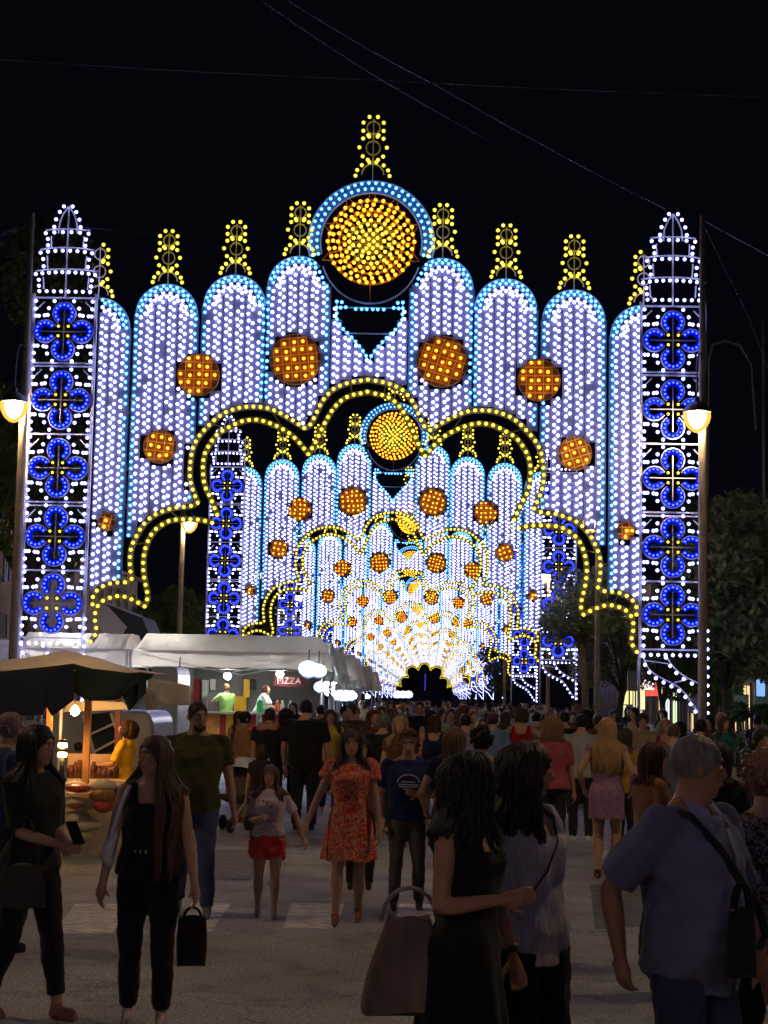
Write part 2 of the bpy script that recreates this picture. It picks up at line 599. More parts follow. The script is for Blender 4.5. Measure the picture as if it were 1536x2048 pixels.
    half = [V(66, 606), V(66, 625), V(65, 643), V(56, 657), V(44, 668), V(30, 682), V(16, 698), V(6, 712), V(0, 724)]
    for sgn in (-1, 1):
        pts = [(sgn * abs(x), z) for x, z in half]
        fr.path([P3(*q) for q in pts], .03, .05, up=(0, 1, 0))
        for q in resample(pts, 12.5 * PX):
            cy.append(P3(q.x, q.y, YF))
        for u, y in ((56, 607), (58, 618), (48, 617)):
            x, z = V(u, y); cy.append(P3(sgn * abs(x), z, YF))
    for u in (-28, -16, -6, 6, 16, 28):
        x, z = V(u, 620); cy.append(P3(x, z, YF))
    fr.bar(P3(*V(66, 616)), P3(-V(66, 616)[0], V(66, 616)[1]), .03)
    fr.bar(P3(*V(50, 667), .03), P3(-V(50, 667)[0], V(50, 667)[1], .03), .03)
    o = fr.obj('heart_shaped_trim', M_wood, root)
    bulbs('cyan_bulbs', cy, RB, MC, o)
    # --- eight round rosettes of amber bulbs on a lattice
    for side in (-1, 1):
        for i, (c, r) in enumerate(ros_w):
            cx, zc = side * abs(c[0]), c[1]
            fr = MB(); am = []
            tilt = random.uniform(-.35, .35)
            n = 24
            ring = [P3(cx + r * math.cos(2 * math.pi * k / n), zc + r * math.sin(2 * math.pi * k / n), -.02) for k in range(n)]
            fr.path(ring, .03, .06, closed=True, up=(0, 1, 0))
            vs = [(p[0], -.005, p[2]) for p in ring] + [(p[0], .015, p[2]) for p in ring]
            fr.add(vs, [tuple(reversed(range(n))), tuple(range(n, 2 * n))] + [(k, (k + 1) % n, n + (k + 1) % n, n + k) for k in range(n)])
            g = 17.5 * PX if i < 3 else 14 * PX
            kk = int(r / g) + 1
            ct, st = math.cos(tilt), math.sin(tilt)
            for a in range(-kk, kk + 1):
                o_ = (a + .5) * g
                if abs(o_) < r - .02:
                    h = math.sqrt(r * r - o_ * o_) - .02
                    fr.bar(P3(cx + o_ * ct - h * -st, zc + o_ * st - h * ct, -.03), P3(cx + o_ * ct + h * -st, zc + o_ * st + h * ct, -.03), .025, .02, up=(0, 1, 0), mi=1)
                    fr.bar(P3(cx - o_ * st - h * ct, zc + o_ * ct - h * st, -.04), P3(cx - o_ * st + h * ct, zc + o_ * ct + h * st, -.04), .025, .02, up=(0, 1, 0), mi=1)
                for b in range(-kk, kk + 1):
                    x, z = a * g + random.uniform(-.03, .03), b * g + random.uniform(-.03, .03)
                    if x * x + z * z < (r - .05) ** 2:
                        am.append(P3(cx + x * ct - z * st, zc + x * st + z * ct, YF))
            o = fr.obj('round_rosette', [M_orange_board, M_bright_orange], root)
            bulbs('amber_bulbs', am, RB * .95, MO, o)
    # --- scalloped border of the opening: two bands of yellow bulbs
    for segs in (out_seg, in_seg):
        fr = MB(); yb = []
        for sgn in (-1, 1):
            for s_ in segs:
                pts = smooth2([(sgn * abs(x), z) for x, z in s_], 1)
                fr.path([(p.x, 0, p.y) for p in pts], .15, .02, up=(0, 1, 0))
                for q in resample(pts, 14.6 * PX):
                    yb.append(P3(q.x, q.y, YF + .03))
        if segs is in_seg:
            # ties between the two bands
            for a, b in ((0, 2), (1, 3), (1, 8), (2, 3), (2, 7), (3, 3), (3, 5)):
                pa, pb_ = out_seg[a][min(b, len(out_seg[a]) - 1)], in_seg[a][min(b, len(in_seg[a]) - 1)]
                for sgn in (-1, 1):
                    fr.bar(P3(sgn * abs(pa[0]), pa[1], .02), P3(sgn * abs(pb_[0]), pb_[1], .02), .03)
        o = fr.obj('scalloped_border', M_slat, root)
        # the outermost copies meet at the centre and cusps: drop doubles
        seen, keep = set(), []
        for q in yb:
            key = (round(q[0] / .09), round(q[2] / .09))
            if key not in seen:
                seen.add(key); keep.append(q)
        bulbs('yellow_bulbs', keep, RB * 1.02, MY, o)
    return root

QUAT_Y = [675, 812, 948, 1085, 1219]
TX = (618) * PX
def build_tower(label, loc):
    """tall side tower of quatrefoils, x measured from its own centre, mast on +x side"""
    root = thing('light_tower', label, 'light tower', loc, 0, 'towers of blue quatrefoil lights beside the arches')
    w = 64 * PX
    def Z(y): return V(0, y)[1]
    fr = MB()
    ztop, zbot = Z(607), Z(1302)
    for x in (-w, w):
        fr.bar(P3(x, zbot - .05), P3(x, ztop + .1), .07, .07)
    fr.bar(P3(w + .02, Z(1302), .02), P3(w + .02, Z(1432), .02), .06, .06)
    fr.bar(P3(-w - .02, Z(1302), .05), P3(-w - .02, 0, .05), .07, .07)
    for i, y in enumerate((607, 738, 744, 880, 1016, 1023, 1153, 1288)):
        fr.bar(P3(-w, Z(y), .005), P3(w, Z(y), .005), .04, .04)
    for y in (615, 750, 890, 1030):
        for sgn in (-1, 1):
            fr.bar(P3(sgn * w, Z(y + 22), .012), P3(sgn * (w - 22 * PX), Z(y), .012), .025)
    fo = fr.obj('tower_frame', M_wood, root)
    wb = []
    for yq in QUAT_Y:
        zc = Z(yq)
        fr = MB(); bl = []; yl = []
        for k, (dx, dz) in enumerate(((0, 1), (1, 0), (0, -1), (-1, 0))):
            c = (dx * 37 * PX, zc + dz * 37 * PX)
            base = math.atan2(dz, dx)
            pts = [P3(c[0] + 23 * PX * math.cos(base + R(a)), c[1] + 23 * PX * math.sin(base + R(a)), -.03) for a in range(-150, 151, 15)]
            fr.path(pts, .035, .05, up=(0, 1, 0))
            fr.path([P3(c[0] + 17.5 * PX * math.cos(base + R(a)), c[1] + 17.5 * PX * math.sin(base + R(a)), .0 + .003 * k) for a in range(-148, 149, 16)], .15, .012, up=(0, 1, 0), mi=1)  # added band standing in for the blue glow inside the lobe
            for i in range(11):
                a = base + R(-140 + 28 * i)
                bl.append(P3(c[0] + 17.5 * PX * math.cos(a), c[1] + 17.5 * PX * math.sin(a), YF))
        fr.bar(P3(-46 * PX, zc, -.035), P3(46 * PX, zc, -.035), .028, .03, up=(0, 1, 0))
        fr.bar(P3(0, zc - 46 * PX, -.04), P3(0, zc + 46 * PX, -.04), .028, .03, up=(0, 1, 0))
        for sx in (-1, 1):
            for sz in (-1, 1):
                yl.append(P3(sx * 10 * PX, zc + sz * 10 * PX, YF))
        q = fr.obj('quatrefoil', [M_wood, M_blueglow], root)
        bulbs('blue_bulbs', bl, RB * 1.15, MB_, q)
        bulbs('yellow_bulbs', yl, RB * .75, MY, q)
        for sx in (-1, 1):
            for (x, dz) in ((58, 62), (58, 46), (57, 31), (51, 31), (39, 32), (33, 33), (31, 47), (20, 62)):
                for sz in (-1, 1):
                    wb.append(P3(sx * x * PX, zc + sz * dz * PX, YF))
    for i in range(9):
        wb.append(P3((-58 + 14.5 * i) * PX, Z(1299), YF))
    bulbs('white_bulbs', wb, RB * .95, MW, fo)
    # crown of three tiers and a spire
    fr = MB(); cb = []
    def tier(y0, w0, y1, w1, n, bow, nside):
        pts = []
        for i in range(n):
            t = -1 + 2 * i / (n - 1)
            cb.append(P3(t * w1 * PX, Z(y1) + (1 - t * t) * bow * PX, YF))
        fr.path([P3(-w1 * 1.05 * PX + 2.1 * w1 * PX * i / 10, Z(y1 - 8) + (1 - (i / 5 - 1) ** 2) * bow * PX) for i in range(11)], .03, .04, up=(0, 1, 0))
        for sx in (-1, 1):
            a, b = (sx * w0 * PX, Z(y0)), (sx * w1 * .9 * PX, Z(y1 + 4))
            fr.bar(P3(a[0] * .85, a[1]), P3(b[0] * .85, b[1]), .03)
            for i in range(nside):
                t = (i + .4) / nside
                cb.append(P3(a[0] + (b[0] - a[0]) * t, a[1] + (b[1] - a[1]) * t, YF))
    for i in range(8):
        cb.append(P3((-52 + 104 * i / 7) * PX, Z(596), YF))
    tier(590, 53, 562, 61, 10, 5, 2)
    tier(552, 45, 519, 53, 8, 5, 2)
    tier(509, 38, 480, 44, 6, 3, 2)
    sp = [(27, 467), (24, 452), (17, 437), (9, 426)]
    for sx in (-1, 1):
        fr.path([P3(sx * a * .72 * PX, Z(b)) for a, b in [(27, 478), (24, 455), (14, 438), (0, 424)]], .03, .04, up=(0, 1, 0))
        for a, b in sp:
            cb.append(P3(sx * a * PX, Z(b), YF))
    fr.bar(P3(0, Z(606)), P3(0, Z(424)), .035)
    c = fr.obj('crown', M_wood, root)
    bulbs('white_bulbs', cb, RB * .95, MW, c)
    return root
def add_scroll(root, side):
    """curling bracket of white bulbs under the tower, sweeping towards the mast"""
    def Z(y): return V(0, y)[1]
    fr = MB(); sb = []
    a = [(-58, 1302), (-56, 1318), (-46, 1336), (-30, 1348), (-8, 1358), (12, 1368), (26, 1382), (38, 1400), (50, 1418), (54, 1424)]
    b = [(-14, 1304), (-6, 1320), (6, 1334), (20, 1345), (36, 1354), (54, 1362)]
    for k, s_ in enumerate((a, b)):
        pts = smooth2([(side * u * PX, Z(y)) for u, y in s_], 2)
        fr.path([(p.x, 0, p.y + .09) for p in pts][::2], .03, .04, up=(0, 1, 0))
        for q in resample(pts, 17.5 * PX):
            sb.append(P3(q.x, q.y, YF))
    fr.bar(P3(side * 4 * PX, Z(1353)), P3(side * 30 * PX, Z(1346)), .03)
    fr.bar(P3(-side * 56 * PX, Z(1310)), P3(-side * 8 * PX, Z(1316)), .025)
    for i in range(11):
        sb.append(P3(side * 68 * PX, Z(1250 + 18 * i), YF))
    o = fr.obj('scroll_bracket', M_wood, root)
    bulbs('white_bulbs', sb, RB * .95, MW, o)
    return o
# ------------------------------------------------------------------ ground
def ground_mat():
    m = bpy.data.materials.new('asphalt')
    m.use_nodes = True
    nt = m.node_tree; b = nt.nodes['Principled BSDF']
    b.inputs['Roughness'].default_value = .82
    tc = nt.nodes.new('ShaderNodeTexCoord')
    n1 = nt.nodes.new('ShaderNodeTexNoise'); n1.inputs['Scale'].default_value = .35; n1.inputs['Detail'].default_value = 6
    n2 = nt.nodes.new('ShaderNodeTexNoise'); n2.inputs['Scale'].default_value = 45; n2.inputs['Detail'].default_value = 3
    n3 = nt.nodes.new('ShaderNodeTexVoronoi'); n3.inputs['Scale'].default_value = 90
    for n in (n1, n2, n3): nt.links.new(tc.outputs['Object'], n.inputs['Vector'])
    r1 = nt.nodes.new('ShaderNodeValToRGB')
    r1.color_ramp.elements[0].position = .35; r1.color_ramp.elements[0].color = (.23, .225, .22, 1)
    r1.color_ramp.elements[1].position = .65; r1.color_ramp.elements[1].color = (.35, .345, .335, 1)
    nt.links.new(n1.outputs[0], r1.inputs[0])
    mr = nt.nodes.new('ShaderNodeMapRange'); mr.inputs[1].default_value = .35; mr.inputs[2].default_value = .65; mr.inputs[3].default_value = .55; mr.inputs[4].default_value = 1.45
    nt.links.new(n2.outputs[0], mr.inputs[0])
    mx = nt.nodes.new('ShaderNodeVectorMath'); mx.operation = 'SCALE'
    nt.links.new(r1.outputs[0], mx.inputs[0]); nt.links.new(mr.outputs[0], mx.inputs['Scale'])
    nt.links.new(mx.outputs[0], b.inputs['Base Color'])
    vc = nt.nodes.new('ShaderNodeTexVoronoi'); vc.feature = 'DISTANCE_TO_EDGE'; vc.inputs['Scale'].default_value = .42
    nw = nt.nodes.new('ShaderNodeTexNoise'); nw.inputs['Scale'].default_value = 2.2; nw.inputs['Detail'].default_value = 5
    va = nt.nodes.new('ShaderNodeVectorMath'); va.operation = 'MULTIPLY_ADD'; va.inputs[1].default_value = (.9, .9, .9)
    nt.links.new(tc.outputs['Object'], nw.inputs['Vector']); nt.links.new(nw.outputs['Color'], va.inputs[0]); nt.links.new(tc.outputs['Object'], va.inputs[2]); nt.links.new(va.outputs[0], vc.inputs['Vector'])
    mc = nt.nodes.new('ShaderNodeMapRange'); mc.inputs[1].default_value = .003; mc.inputs[2].default_value = .012; mc.inputs[3].default_value = .72; mc.inputs[4].default_value = 1
    nt.links.new(vc.outputs['Distance'], mc.inputs[0])
    ns = nt.nodes.new('ShaderNodeTexNoise'); ns.inputs['Scale'].default_value = 1.3; ns.inputs['Detail'].default_value = 7; ns.inputs['Roughness'].default_value = .7
    nt.links.new(tc.outputs['Object'], ns.inputs['Vector'])
    m2 = nt.nodes.new('ShaderNodeMapRange'); m2.inputs[1].default_value = .36; m2.inputs[2].default_value = .52; m2.inputs[3].default_value = .62; m2.inputs[4].default_value = 1
    nt.links.new(ns.outputs[0], m2.inputs[0])
    mm = nt.nodes.new('ShaderNodeMath'); mm.operation = 'MULTIPLY'; nt.links.new(mc.outputs[0], mm.inputs[0]); nt.links.new(m2.outputs[0], mm.inputs[1])
    my = nt.nodes.new('ShaderNodeVectorMath'); my.operation = 'SCALE'; nt.links.new(mx.outputs[0], my.inputs[0]); nt.links.new(mm.outputs[0], my.inputs['Scale'])
    nt.links.new(my.outputs[0], b.inputs['Base Color'])
    bp = nt.nodes.new('ShaderNodeBump'); bp.inputs['Strength'].default_value = .5; bp.inputs['Distance'].default_value = .01
    nt.links.new(n3.outputs[0], bp.inputs['Height']); nt.links.new(bp.outputs[0], b.inputs['Normal'])
    return m
M_asphalt = ground_mat()
g = MB(); g.add([(-400, -80, 0), (400, -80, 0), (400, 1200, 0), (-400, 1200, 0)], [(0, 1, 2, 3)])
g.obj('ground', M_asphalt, kind='structure')
M_paint = mat('worn_road_paint', (.52, .50, .46), .8, .35, 7)
for k, quad in enumerate([[(-40, 1808), (60, 1810), (8, 1872), (-100, 1868)], [(150, 1808), (262, 1808), (225, 1868), (105, 1868)], [(383, 1806), (462, 1808), (422, 1864), (348, 1862)], [(583, 1807), (690, 1808), (668, 1858), (566, 1856)], [(800, 1808), (905, 1810), (905, 1860), (785, 1858)]]):
    P = [ground_at(x, y) for x, y in quad]
    m_ = MB()
    n = 8
    for i in range(n):
        t0, t1 = i / n, (i + 1) / n
        a, b = P[3].lerp(P[0], t0), P[2].lerp(P[1], t0); c, d = P[2].lerp(P[1], t1), P[3].lerp(P[0], t1)
        j = lambda: Vector((random.uniform(-.025, .025), 0, .004))
        m_.add([a + j(), b + j(), c + j(), d + j()], [(0, 1, 2, 3)]) if False else None
    m_.add([Vector((p.x, p.y, .004)) for p in P], [(3, 2, 1, 0)])
    m_.obj('crossing_stripe', M_paint, kind='structure')
M_patch = mat('asphalt_repair_patch', (.12, .118, .118), .85, .35, 6)
for quad in ([(430, 1700), (520, 1700), (505, 1760), (402, 1760)], [(1180, 1770), (1290, 1765), (1330, 1850), (1190, 1860)]):
    m_ = MB(); P = [ground_at(x, y) for x, y in quad]
    m_.add([Vector((p.x, p.y, .004)) for p in P], [(3, 2, 1, 0)])
    m_.obj('asphalt_patch', M_patch, kind='structure')
# pavements with kerbs on both sides
M_kerb = mat('kerb_stone', (.3, .29, .27), .8, .2, 4)
M_pave = mat('pavement_slabs', (.22, .21, .20), .85, .2, 3)
for sgn, nm in ((-1, 'left'), (1, 'right')):
    m_ = MB()
    x = X0 + sgn * 9.1
    m_.box((x + sgn * 4.1, 200, .06), (8.0, 380, .12))
    m_.obj('pavement', M_pave, kind='structure')
    m_ = MB()
    m_.box((x, 200, .065), (.2, 380, .13))
    m_.obj('kerb', M_kerb, kind='structure')

# ------------------------------------------------------------------ arches and towers
ORD = ['second', 'third', 'fourth', 'fifth', 'sixth', 'seventh', 'eighth', 'ninth', 'tenth', 'eleventh', 'twelfth']
arch0 = build_arch('nearest and largest light arch, its whole face of white bulbs in view', (X0, D1, 0))
tow_l = build_tower('blue light tower left of the nearest arch, beside the grey pole', (X0 - 622.5 * PX, D1 - .15, 0))
tow_r = build_tower('blue light tower right of the nearest arch, behind the right-hand lamp', (X0 + 614 * PX, D1 - .15, 0))
add_scroll(tow_l, 1)
add_scroll(tow_r, 1)
for o_ in (arch0, tow_l, tow_r):
    remember(o_)
KR = [(1.85, 785.5, 1004, 722), (2.64, 816, 1126, 722), (3.62, 821.5, 1195, 722)]
arches = []
for k, cx, y147, y1 in KR:
    Y = D1 * k
    zref = V(0, y1)[1]
    p = at(cx, y147, Y)
    arches.append((Y, p.x, p.z - zref))
for k in (4.5, 5.35, 6.2, 7.05, 7.9, 8.75, 9.5):
    Y = D1 * k
    arches.append((Y, at(768 + 92.0 - 129.0 / k + 4, 1250, Y).x, .55))
for i, (Y, x, dz) in enumerate(arches):
    c = copy_tree(arch0)
    c.location = (x, Y, dz)
    c['label'] = f'{ORD[i]} light arch along the street counting from the nearest one' + (', its amber disc twisted askew' if i == 1 else '')
    if i == 1:
        for ch in c.children:
            if ch.name.startswith('sun_disc'):
                ch.rotation_euler = (R(10), R(38), R(-42))
    for t, sgn, nm in ((tow_l, -1, 'left'), (tow_r, 1, 'right')):
        c = copy_tree(t)
        c.location = (x + sgn * TX, Y - .15, dz)
        c['label'] = f'unseen blue light tower added on the {nm} of the {ORD[i]} light arch'

for Y, wh in ((-5.0, 'behind the camera'),):  # unseen arch and towers added as cool fill light on the people
    c = copy_tree(arch0); c.location = (X0 + .3, Y, .3)
    c['label'] = f'unseen light arch added {wh}, outside the picture'
    for t, sgn, nm in ((tow_l, -1, 'left'), (tow_r, 1, 'right')):
        c = copy_tree(t); c.location = (X0 + .3 + sgn * TX, Y - .15, .3)
        c['label'] = f'unseen blue light tower added on the {nm} of the arch {wh}'
# ------------------------------------------------------------------ masts and street lamps
M_lampmetal = mat('dark_lamp_metal', (.05, .05, .05), .45, 0, 8, metal=.5)
M_glow = bulb_mat('lamp_glass_lit', (250, 178, 104), (.9, .30, .045), 1.0, 1.0, lo=.72, hi=1.0)
def street_lamp(head, pole_x, side, label, ztop=None, first=[None]):
    """tall steel pole with a gooseneck that carries a bell shade over a glowing bowl; origin at the pole foot"""
    h = Vector(head)
    root = thing('street_lamp', label, 'street lamp', (pole_x, h.y + .25, 0), 0, 'street lamps along both sides')
    dx = h.x - pole_x
    m_ = MB()
    zt = ztop or h.z + 1.9
    m_.tube([(0, 0, 0), (0, 0, 1.2), (0, 0, 1.25), (0, 0, h.z), (0, 0, zt)], [.15, .14, .115, .10, .06], 12)
    m_.obj('pole', M_pole, root, True)
    m_ = MB()
    arc = []
    for i in range(11):
        a = math.pi * i / 10
        arc.append((dx * (1 - math.cos(a)) / 2, -.25 * i / 10, h.z + .95 + .55 * math.sin(a)))
    m_.tube([(0, 0, h.z + .3), (0, 0, h.z + .95)] + arc[1:-1] + [(dx, -.25, h.z + .9), (dx, -.25, h.z + .34)], .022, 6)
    m_.tube([(0, 0, h.z - .05), (dx * 1.8, -.1, h.z + .03)], .02, 6)
    m_.obj('gooseneck', M_lampmetal, root, True)
    m_ = MB()
    m_.lathe([(.02, .40), (.06, .38), (.07, .30), (.16, .24), (.27, .15), (.34, .04), (.35, .01), (.33, .01), (.27, .10), (.02, .2)], (dx, -.25, h.z), 20)
    m_.obj('lamp_shade', M_lampmetal, root, True)
    m_ = MB()
    m_.lathe([(.325, .0), (.335, -.10), (.30, -.23), (.22, -.36), (.10, -.46), (.005, -.49)], (dx, -.25, h.z), 18)
    m_.obj('glass_bowl', M_glow, root, True)
    return root
def lamp_at(px, py, Y, pole_px, label, ztop_px=None):
    hd = at(px, py, Y)
    pp = at(pole_px, py, Y + .25)
    street_lamp((hd.x, hd.y, hd.z), pp.x, 0, label, at(pole_px, ztop_px, Y).z if ztop_px else None)
lamp_at(28, 806, 40.6, 48, 'lit street lamp at the left edge, on the tall mast beside the blue tower', 420)
lamp_at(1394, 826, 40.6, 1405, 'lit street lamp on the tall mast in front of the right blue tower', 425)
lamp_at(379, 1042, 40.6 * 1.64, 366, 'lit street lamp glowing under the left scallop of the nearest arch')
lamp_at(1182, 1042, 40.6 * 1.64, 1196, 'lit street lamp glowing through the white bulbs right of the opening')
lamp_at(513, 1146, 40.6 * 2.34, 505, 'lit street lamp shining through the left panels of the second arch')
lamp_at(1090, 1150, 40.6 * 2.34, 1098, 'lit street lamp above the dark trees right of the second arch')
lamp_at(598, 1193, 40.6 * 2.95, 592, 'lit street lamp above the tree inside the second arch, left of the third')
lamp_at(1005, 1199, 40.6 * 2.95, 1011, 'lit street lamp right of the third arch, small and far')
# the same row goes on beside and behind the camera
for sgn, nm in ((-1, 'left'), (1, 'right')):
    for Y, w in ((13.5, 'beside the walkers'), (-13.5, 'behind the camera')):
        street_lamp((X0 + sgn * 8.4, Y, 9.0), X0 + sgn * 8.65, 0, f'lit street lamp {w}, {nm} kerb, outside the picture')

# ------------------------------------------------------------------ overhead wires
M_wire = mat('pale_wire', (.035, .035, .04), .5)
def wire(pts, r, label, sag=.0):
    P = []
    for a, b in zip(pts[:-1], pts[1:]):
        a, b = at(*a), at(*b)
        for i in range(12):
            t = i / 12
            q = a.lerp(b, t); q.z -= sag * 4 * t * (1 - t) * .25
            P.append(q)
    P.append(at(*pts[-1]))
    m_ = MB(); m_.tube(P, r, 5)
    m_.obj('overhead_cable', M_wire, None, True, label=label, category='cable', group='cables across the night sky')
wire([(-60, 115, 26), (760, 160, 26), (1600, 196, 26)], .006, 'thin cable crossing the whole sky level with the top', .1)
wire([(540, -22, 22), (868, 168, 30), (1330, 418, 41.5)], .008, 'cable running down from the top edge to the right blue tower', .2)
wire([(500, -15, 22), (760, 158, 30), (1010, 298, 44)], .005, 'fainter cable slanting down beside the brighter one', .1)
wire([(58, 455, 41), (30, 455, 41), (-30, 490, 41)], .012, 'short cable off the top of the left mast, upper of three')
wire([(52, 505, 41), (-30, 525, 41)], .010, 'short cable off the left mast, middle of three')
wire([(52, 545, 41), (-30, 568, 41)], .012, 'short cable off the left mast, lowest of three')
wire([(1405, 440, 41), (1600, 545, 30)], .010, 'cable from the right mast top towards the right edge')
wire([(1405, 445, 41), (1500, 640, 41), (1560, 800, 41)], .008, 'thin stay hanging down right of the right mast')
wire([(165, 455, 42), (310, 468, 42)], .008, 'short wire between the left tower and its first pinnacle')
m_ = MB()
r_ = at(1430, 690, 52)
m_.tube([at(1412, 1440, 52), at(1418, 720, 52), at(1425, 690, 52), at(1450, 682, 52), at(1480, 690, 52), at(1503, 730, 52), at(1512, 860, 52)], .03, 6)
m_.obj('unlit_lamp_bracket', M_pole, None, True, label='unlit gooseneck pole curving over, dim against the sky at right', category='pole')
m_ = MB(); m_.tube([at(1531, 1410, 60), at(1527, 640, 60)], .06, 6)
m_.obj('utility_pole', M_pole, None, True, label='dim wooden pole at the right edge above the trees', category='pole')

# ------------------------------------------------------------------ trees
M_bark = mat('bark', (.09, .065, .045), .9, .3, 9, bump=.6, bscale=20)
def leaf_mat(name, a, b):
    m = bpy.data.materials.new(name); m.use_nodes = True
    nt = m.node_tree; bs = nt.nodes['Principled BSDF']; bs.inputs['Roughness'].default_value = .55
    tc = nt.nodes.new('ShaderNodeTexCoord'); n1 = nt.nodes.new('ShaderNodeTexNoise'); n1.inputs['Scale'].default_value = 1.6; n1.inputs['Detail'].default_value = 6
    nt.links.new(tc.outputs['Object'], n1.inputs['Vector'])
    r1 = nt.nodes.new('ShaderNodeValToRGB')
    r1.color_ramp.elements[0].position = .35; r1.color_ramp.elements[0].color = (*a, 1)
    r1.color_ramp.elements[1].position = .65; r1.color_ramp.elements[1].color = (*b, 1)
    nt.links.new(n1.outputs[0], r1.inputs[0]); nt.links.new(r1.outputs[0], bs.inputs['Base Color'])
    return m
M_leaf = leaf_mat('tree_leaves', (.04, .065, .018), (.13, .17, .045))
M_hedge = leaf_mat('hedge_leaves', (.03, .07, .02), (.08, .16, .04))
def leaf_cloud(blobs, n, size, seed):
    rnd = random.Random(seed)
    V_, F_ = [], []
    wts = [b[3] ** 2 for b in blobs]
    for i in range(n):
        b = rnd.choices(blobs, wts)[0]
        while True:
            d = Vector((rnd.uniform(-1, 1), rnd.uniform(-1, 1), rnd.uniform(-1, 1)))
            if .25 < d.length < 1: break
        d *= (.75 + .25 * rnd.random()) / max(d.length, .6) if rnd.random() < .6 else 1
        c = Vector(b[:3]) + Vector((d.x * b[3], d.y * b[3], d.z * b[3] * .8))
        s = size * rnd.uniform(.6, 1.3)
        u = Vector((rnd.gauss(0, 1), rnd.gauss(0, 1), rnd.gauss(0, 1))).normalized()
        v = u.orthogonal().normalized()
        o = len(V_)
        V_ += [c - u * s, c + v * s * .45, c + u * s, c - v * s * .45]
        F_.append((o, o + 1, o + 2, o + 3))
    return V_, F_
def tree_meshes(seed, h=8.0, r=2.6, trunk=2.4, n=11000, leaf=.11):
    rnd = random.Random(seed)
    m_ = MB()
    bend = Vector((rnd.uniform(-.3, .3), rnd.uniform(-.2, .2), 0))
    top = Vector((bend.x, bend.y, trunk))
    m_.tube([(0, 0, 0), (bend.x * .3, 0, trunk * .5), top], [.2, .16, .14], 9)
    blobs = []
    for i in range(11):
        a = 2 * math.pi * i / 7 + rnd.uniform(-.4, .4)
        rr = r * rnd.uniform(.3, .75); z = trunk + (h - trunk) * rnd.uniform(.12, .86)
        e = Vector((math.cos(a) * rr, math.sin(a) * rr, z))
        m_.tube([top - Vector((0, 0, .2)), top.lerp(e, .5) + Vector((0, 0, .3)), e], [.09, .05, .02], 6)
        blobs.append((e.x, e.y, e.z, r * rnd.uniform(.3, .5)))
    V_, F_ = leaf_cloud(blobs, n, leaf, seed)
    c = MB(); c.add(V_, F_)
    return m_.mesh('trunk', M_bark, True), c.mesh('crown', M_leaf)
TREES = [tree_meshes(s) for s in (3, 8, 21)] + [tree_meshes(14, 8.2, 2.3, 4.7, 9000, .11)]
def tree(x, y, sc, label, v=0, rot=0.0):
    root = thing('street_tree', label, 'tree', (x, y, 0), rot, 'trees along the street')
    root.scale = (sc, sc, sc)
    link('trunk', TREES[v][0], root)
    c = link('crown', TREES[v][1], root)
    return root
def tree_px(px, Y, top_y, label, v=0, sx=1.0, rot=0.0):
    x = ground_x(px, Y, 3); zt = at(px, top_y, Y).z
    t = tree(x, Y, zt / 8.3, label, v, rot)
    t.scale.x *= sx; t.scale.y *= sx
tree_px(1462, 50, 955, 'nearest tree at the right edge, its leafy crown level with the lamp pole', 0, 1.0, .5)
tree_px(1555, 47, 940, 'tree half outside the right edge beside the nearest right tree', 1, 1.1, 2)
tree_px(1330, 64, 1150, 'dark tree between the right blue tower and its curling bracket', 2, .9, 1)
tree_px(1235, 78, 1120, 'dark tree under the right scallop of the nearest arch', 1, 1.0, 4)
tree_px(1172, 74, 1128, 'round dark tree crown hiding the middle of the second right tower', 3, 1.05, 1)
tree_px(1150, 96, 1160, 'dark tree right of the second arch, left of the yellow cusp', 0, .9, 2)
tree_px(1420, 58, 1170, 'dark tree behind the right mast', 1, .9, 3)
tree_px(1000, 150, 1278, 'small dark tree inside the third arch at right', 2, .9, 5)
tree_px(948, 230, 1318, 'tiny dark tree right of the far end of the street', 0, 1.0, 1)
tree_px(342, 84, 1150, 'dark green tree seen under the left scallop of the nearest arch', 0, 1.05, 0)
tree_px(300, 92, 1190, 'darker tree just left behind the green one under the left scallop', 2, 1.0, 2)
tree_px(585, 122, 1195, 'dark tree inside the second arch at left', 1, .9, 3)
tree_px(712, 220, 1300, 'small dark tree left of the far end of the street', 2, 1.0, 5)
tree_px(815, 430, 1345, 'far dark tree in the last arch, left of two', 1, 1.0, 5)
tree_px(893, 430, 1342, 'far dark tree in the last arch, right of two', 0, 1.0, 5)
tree_px(40, 60, 380, 'barely lit tall tree behind the left mast', 1, .6, 5)

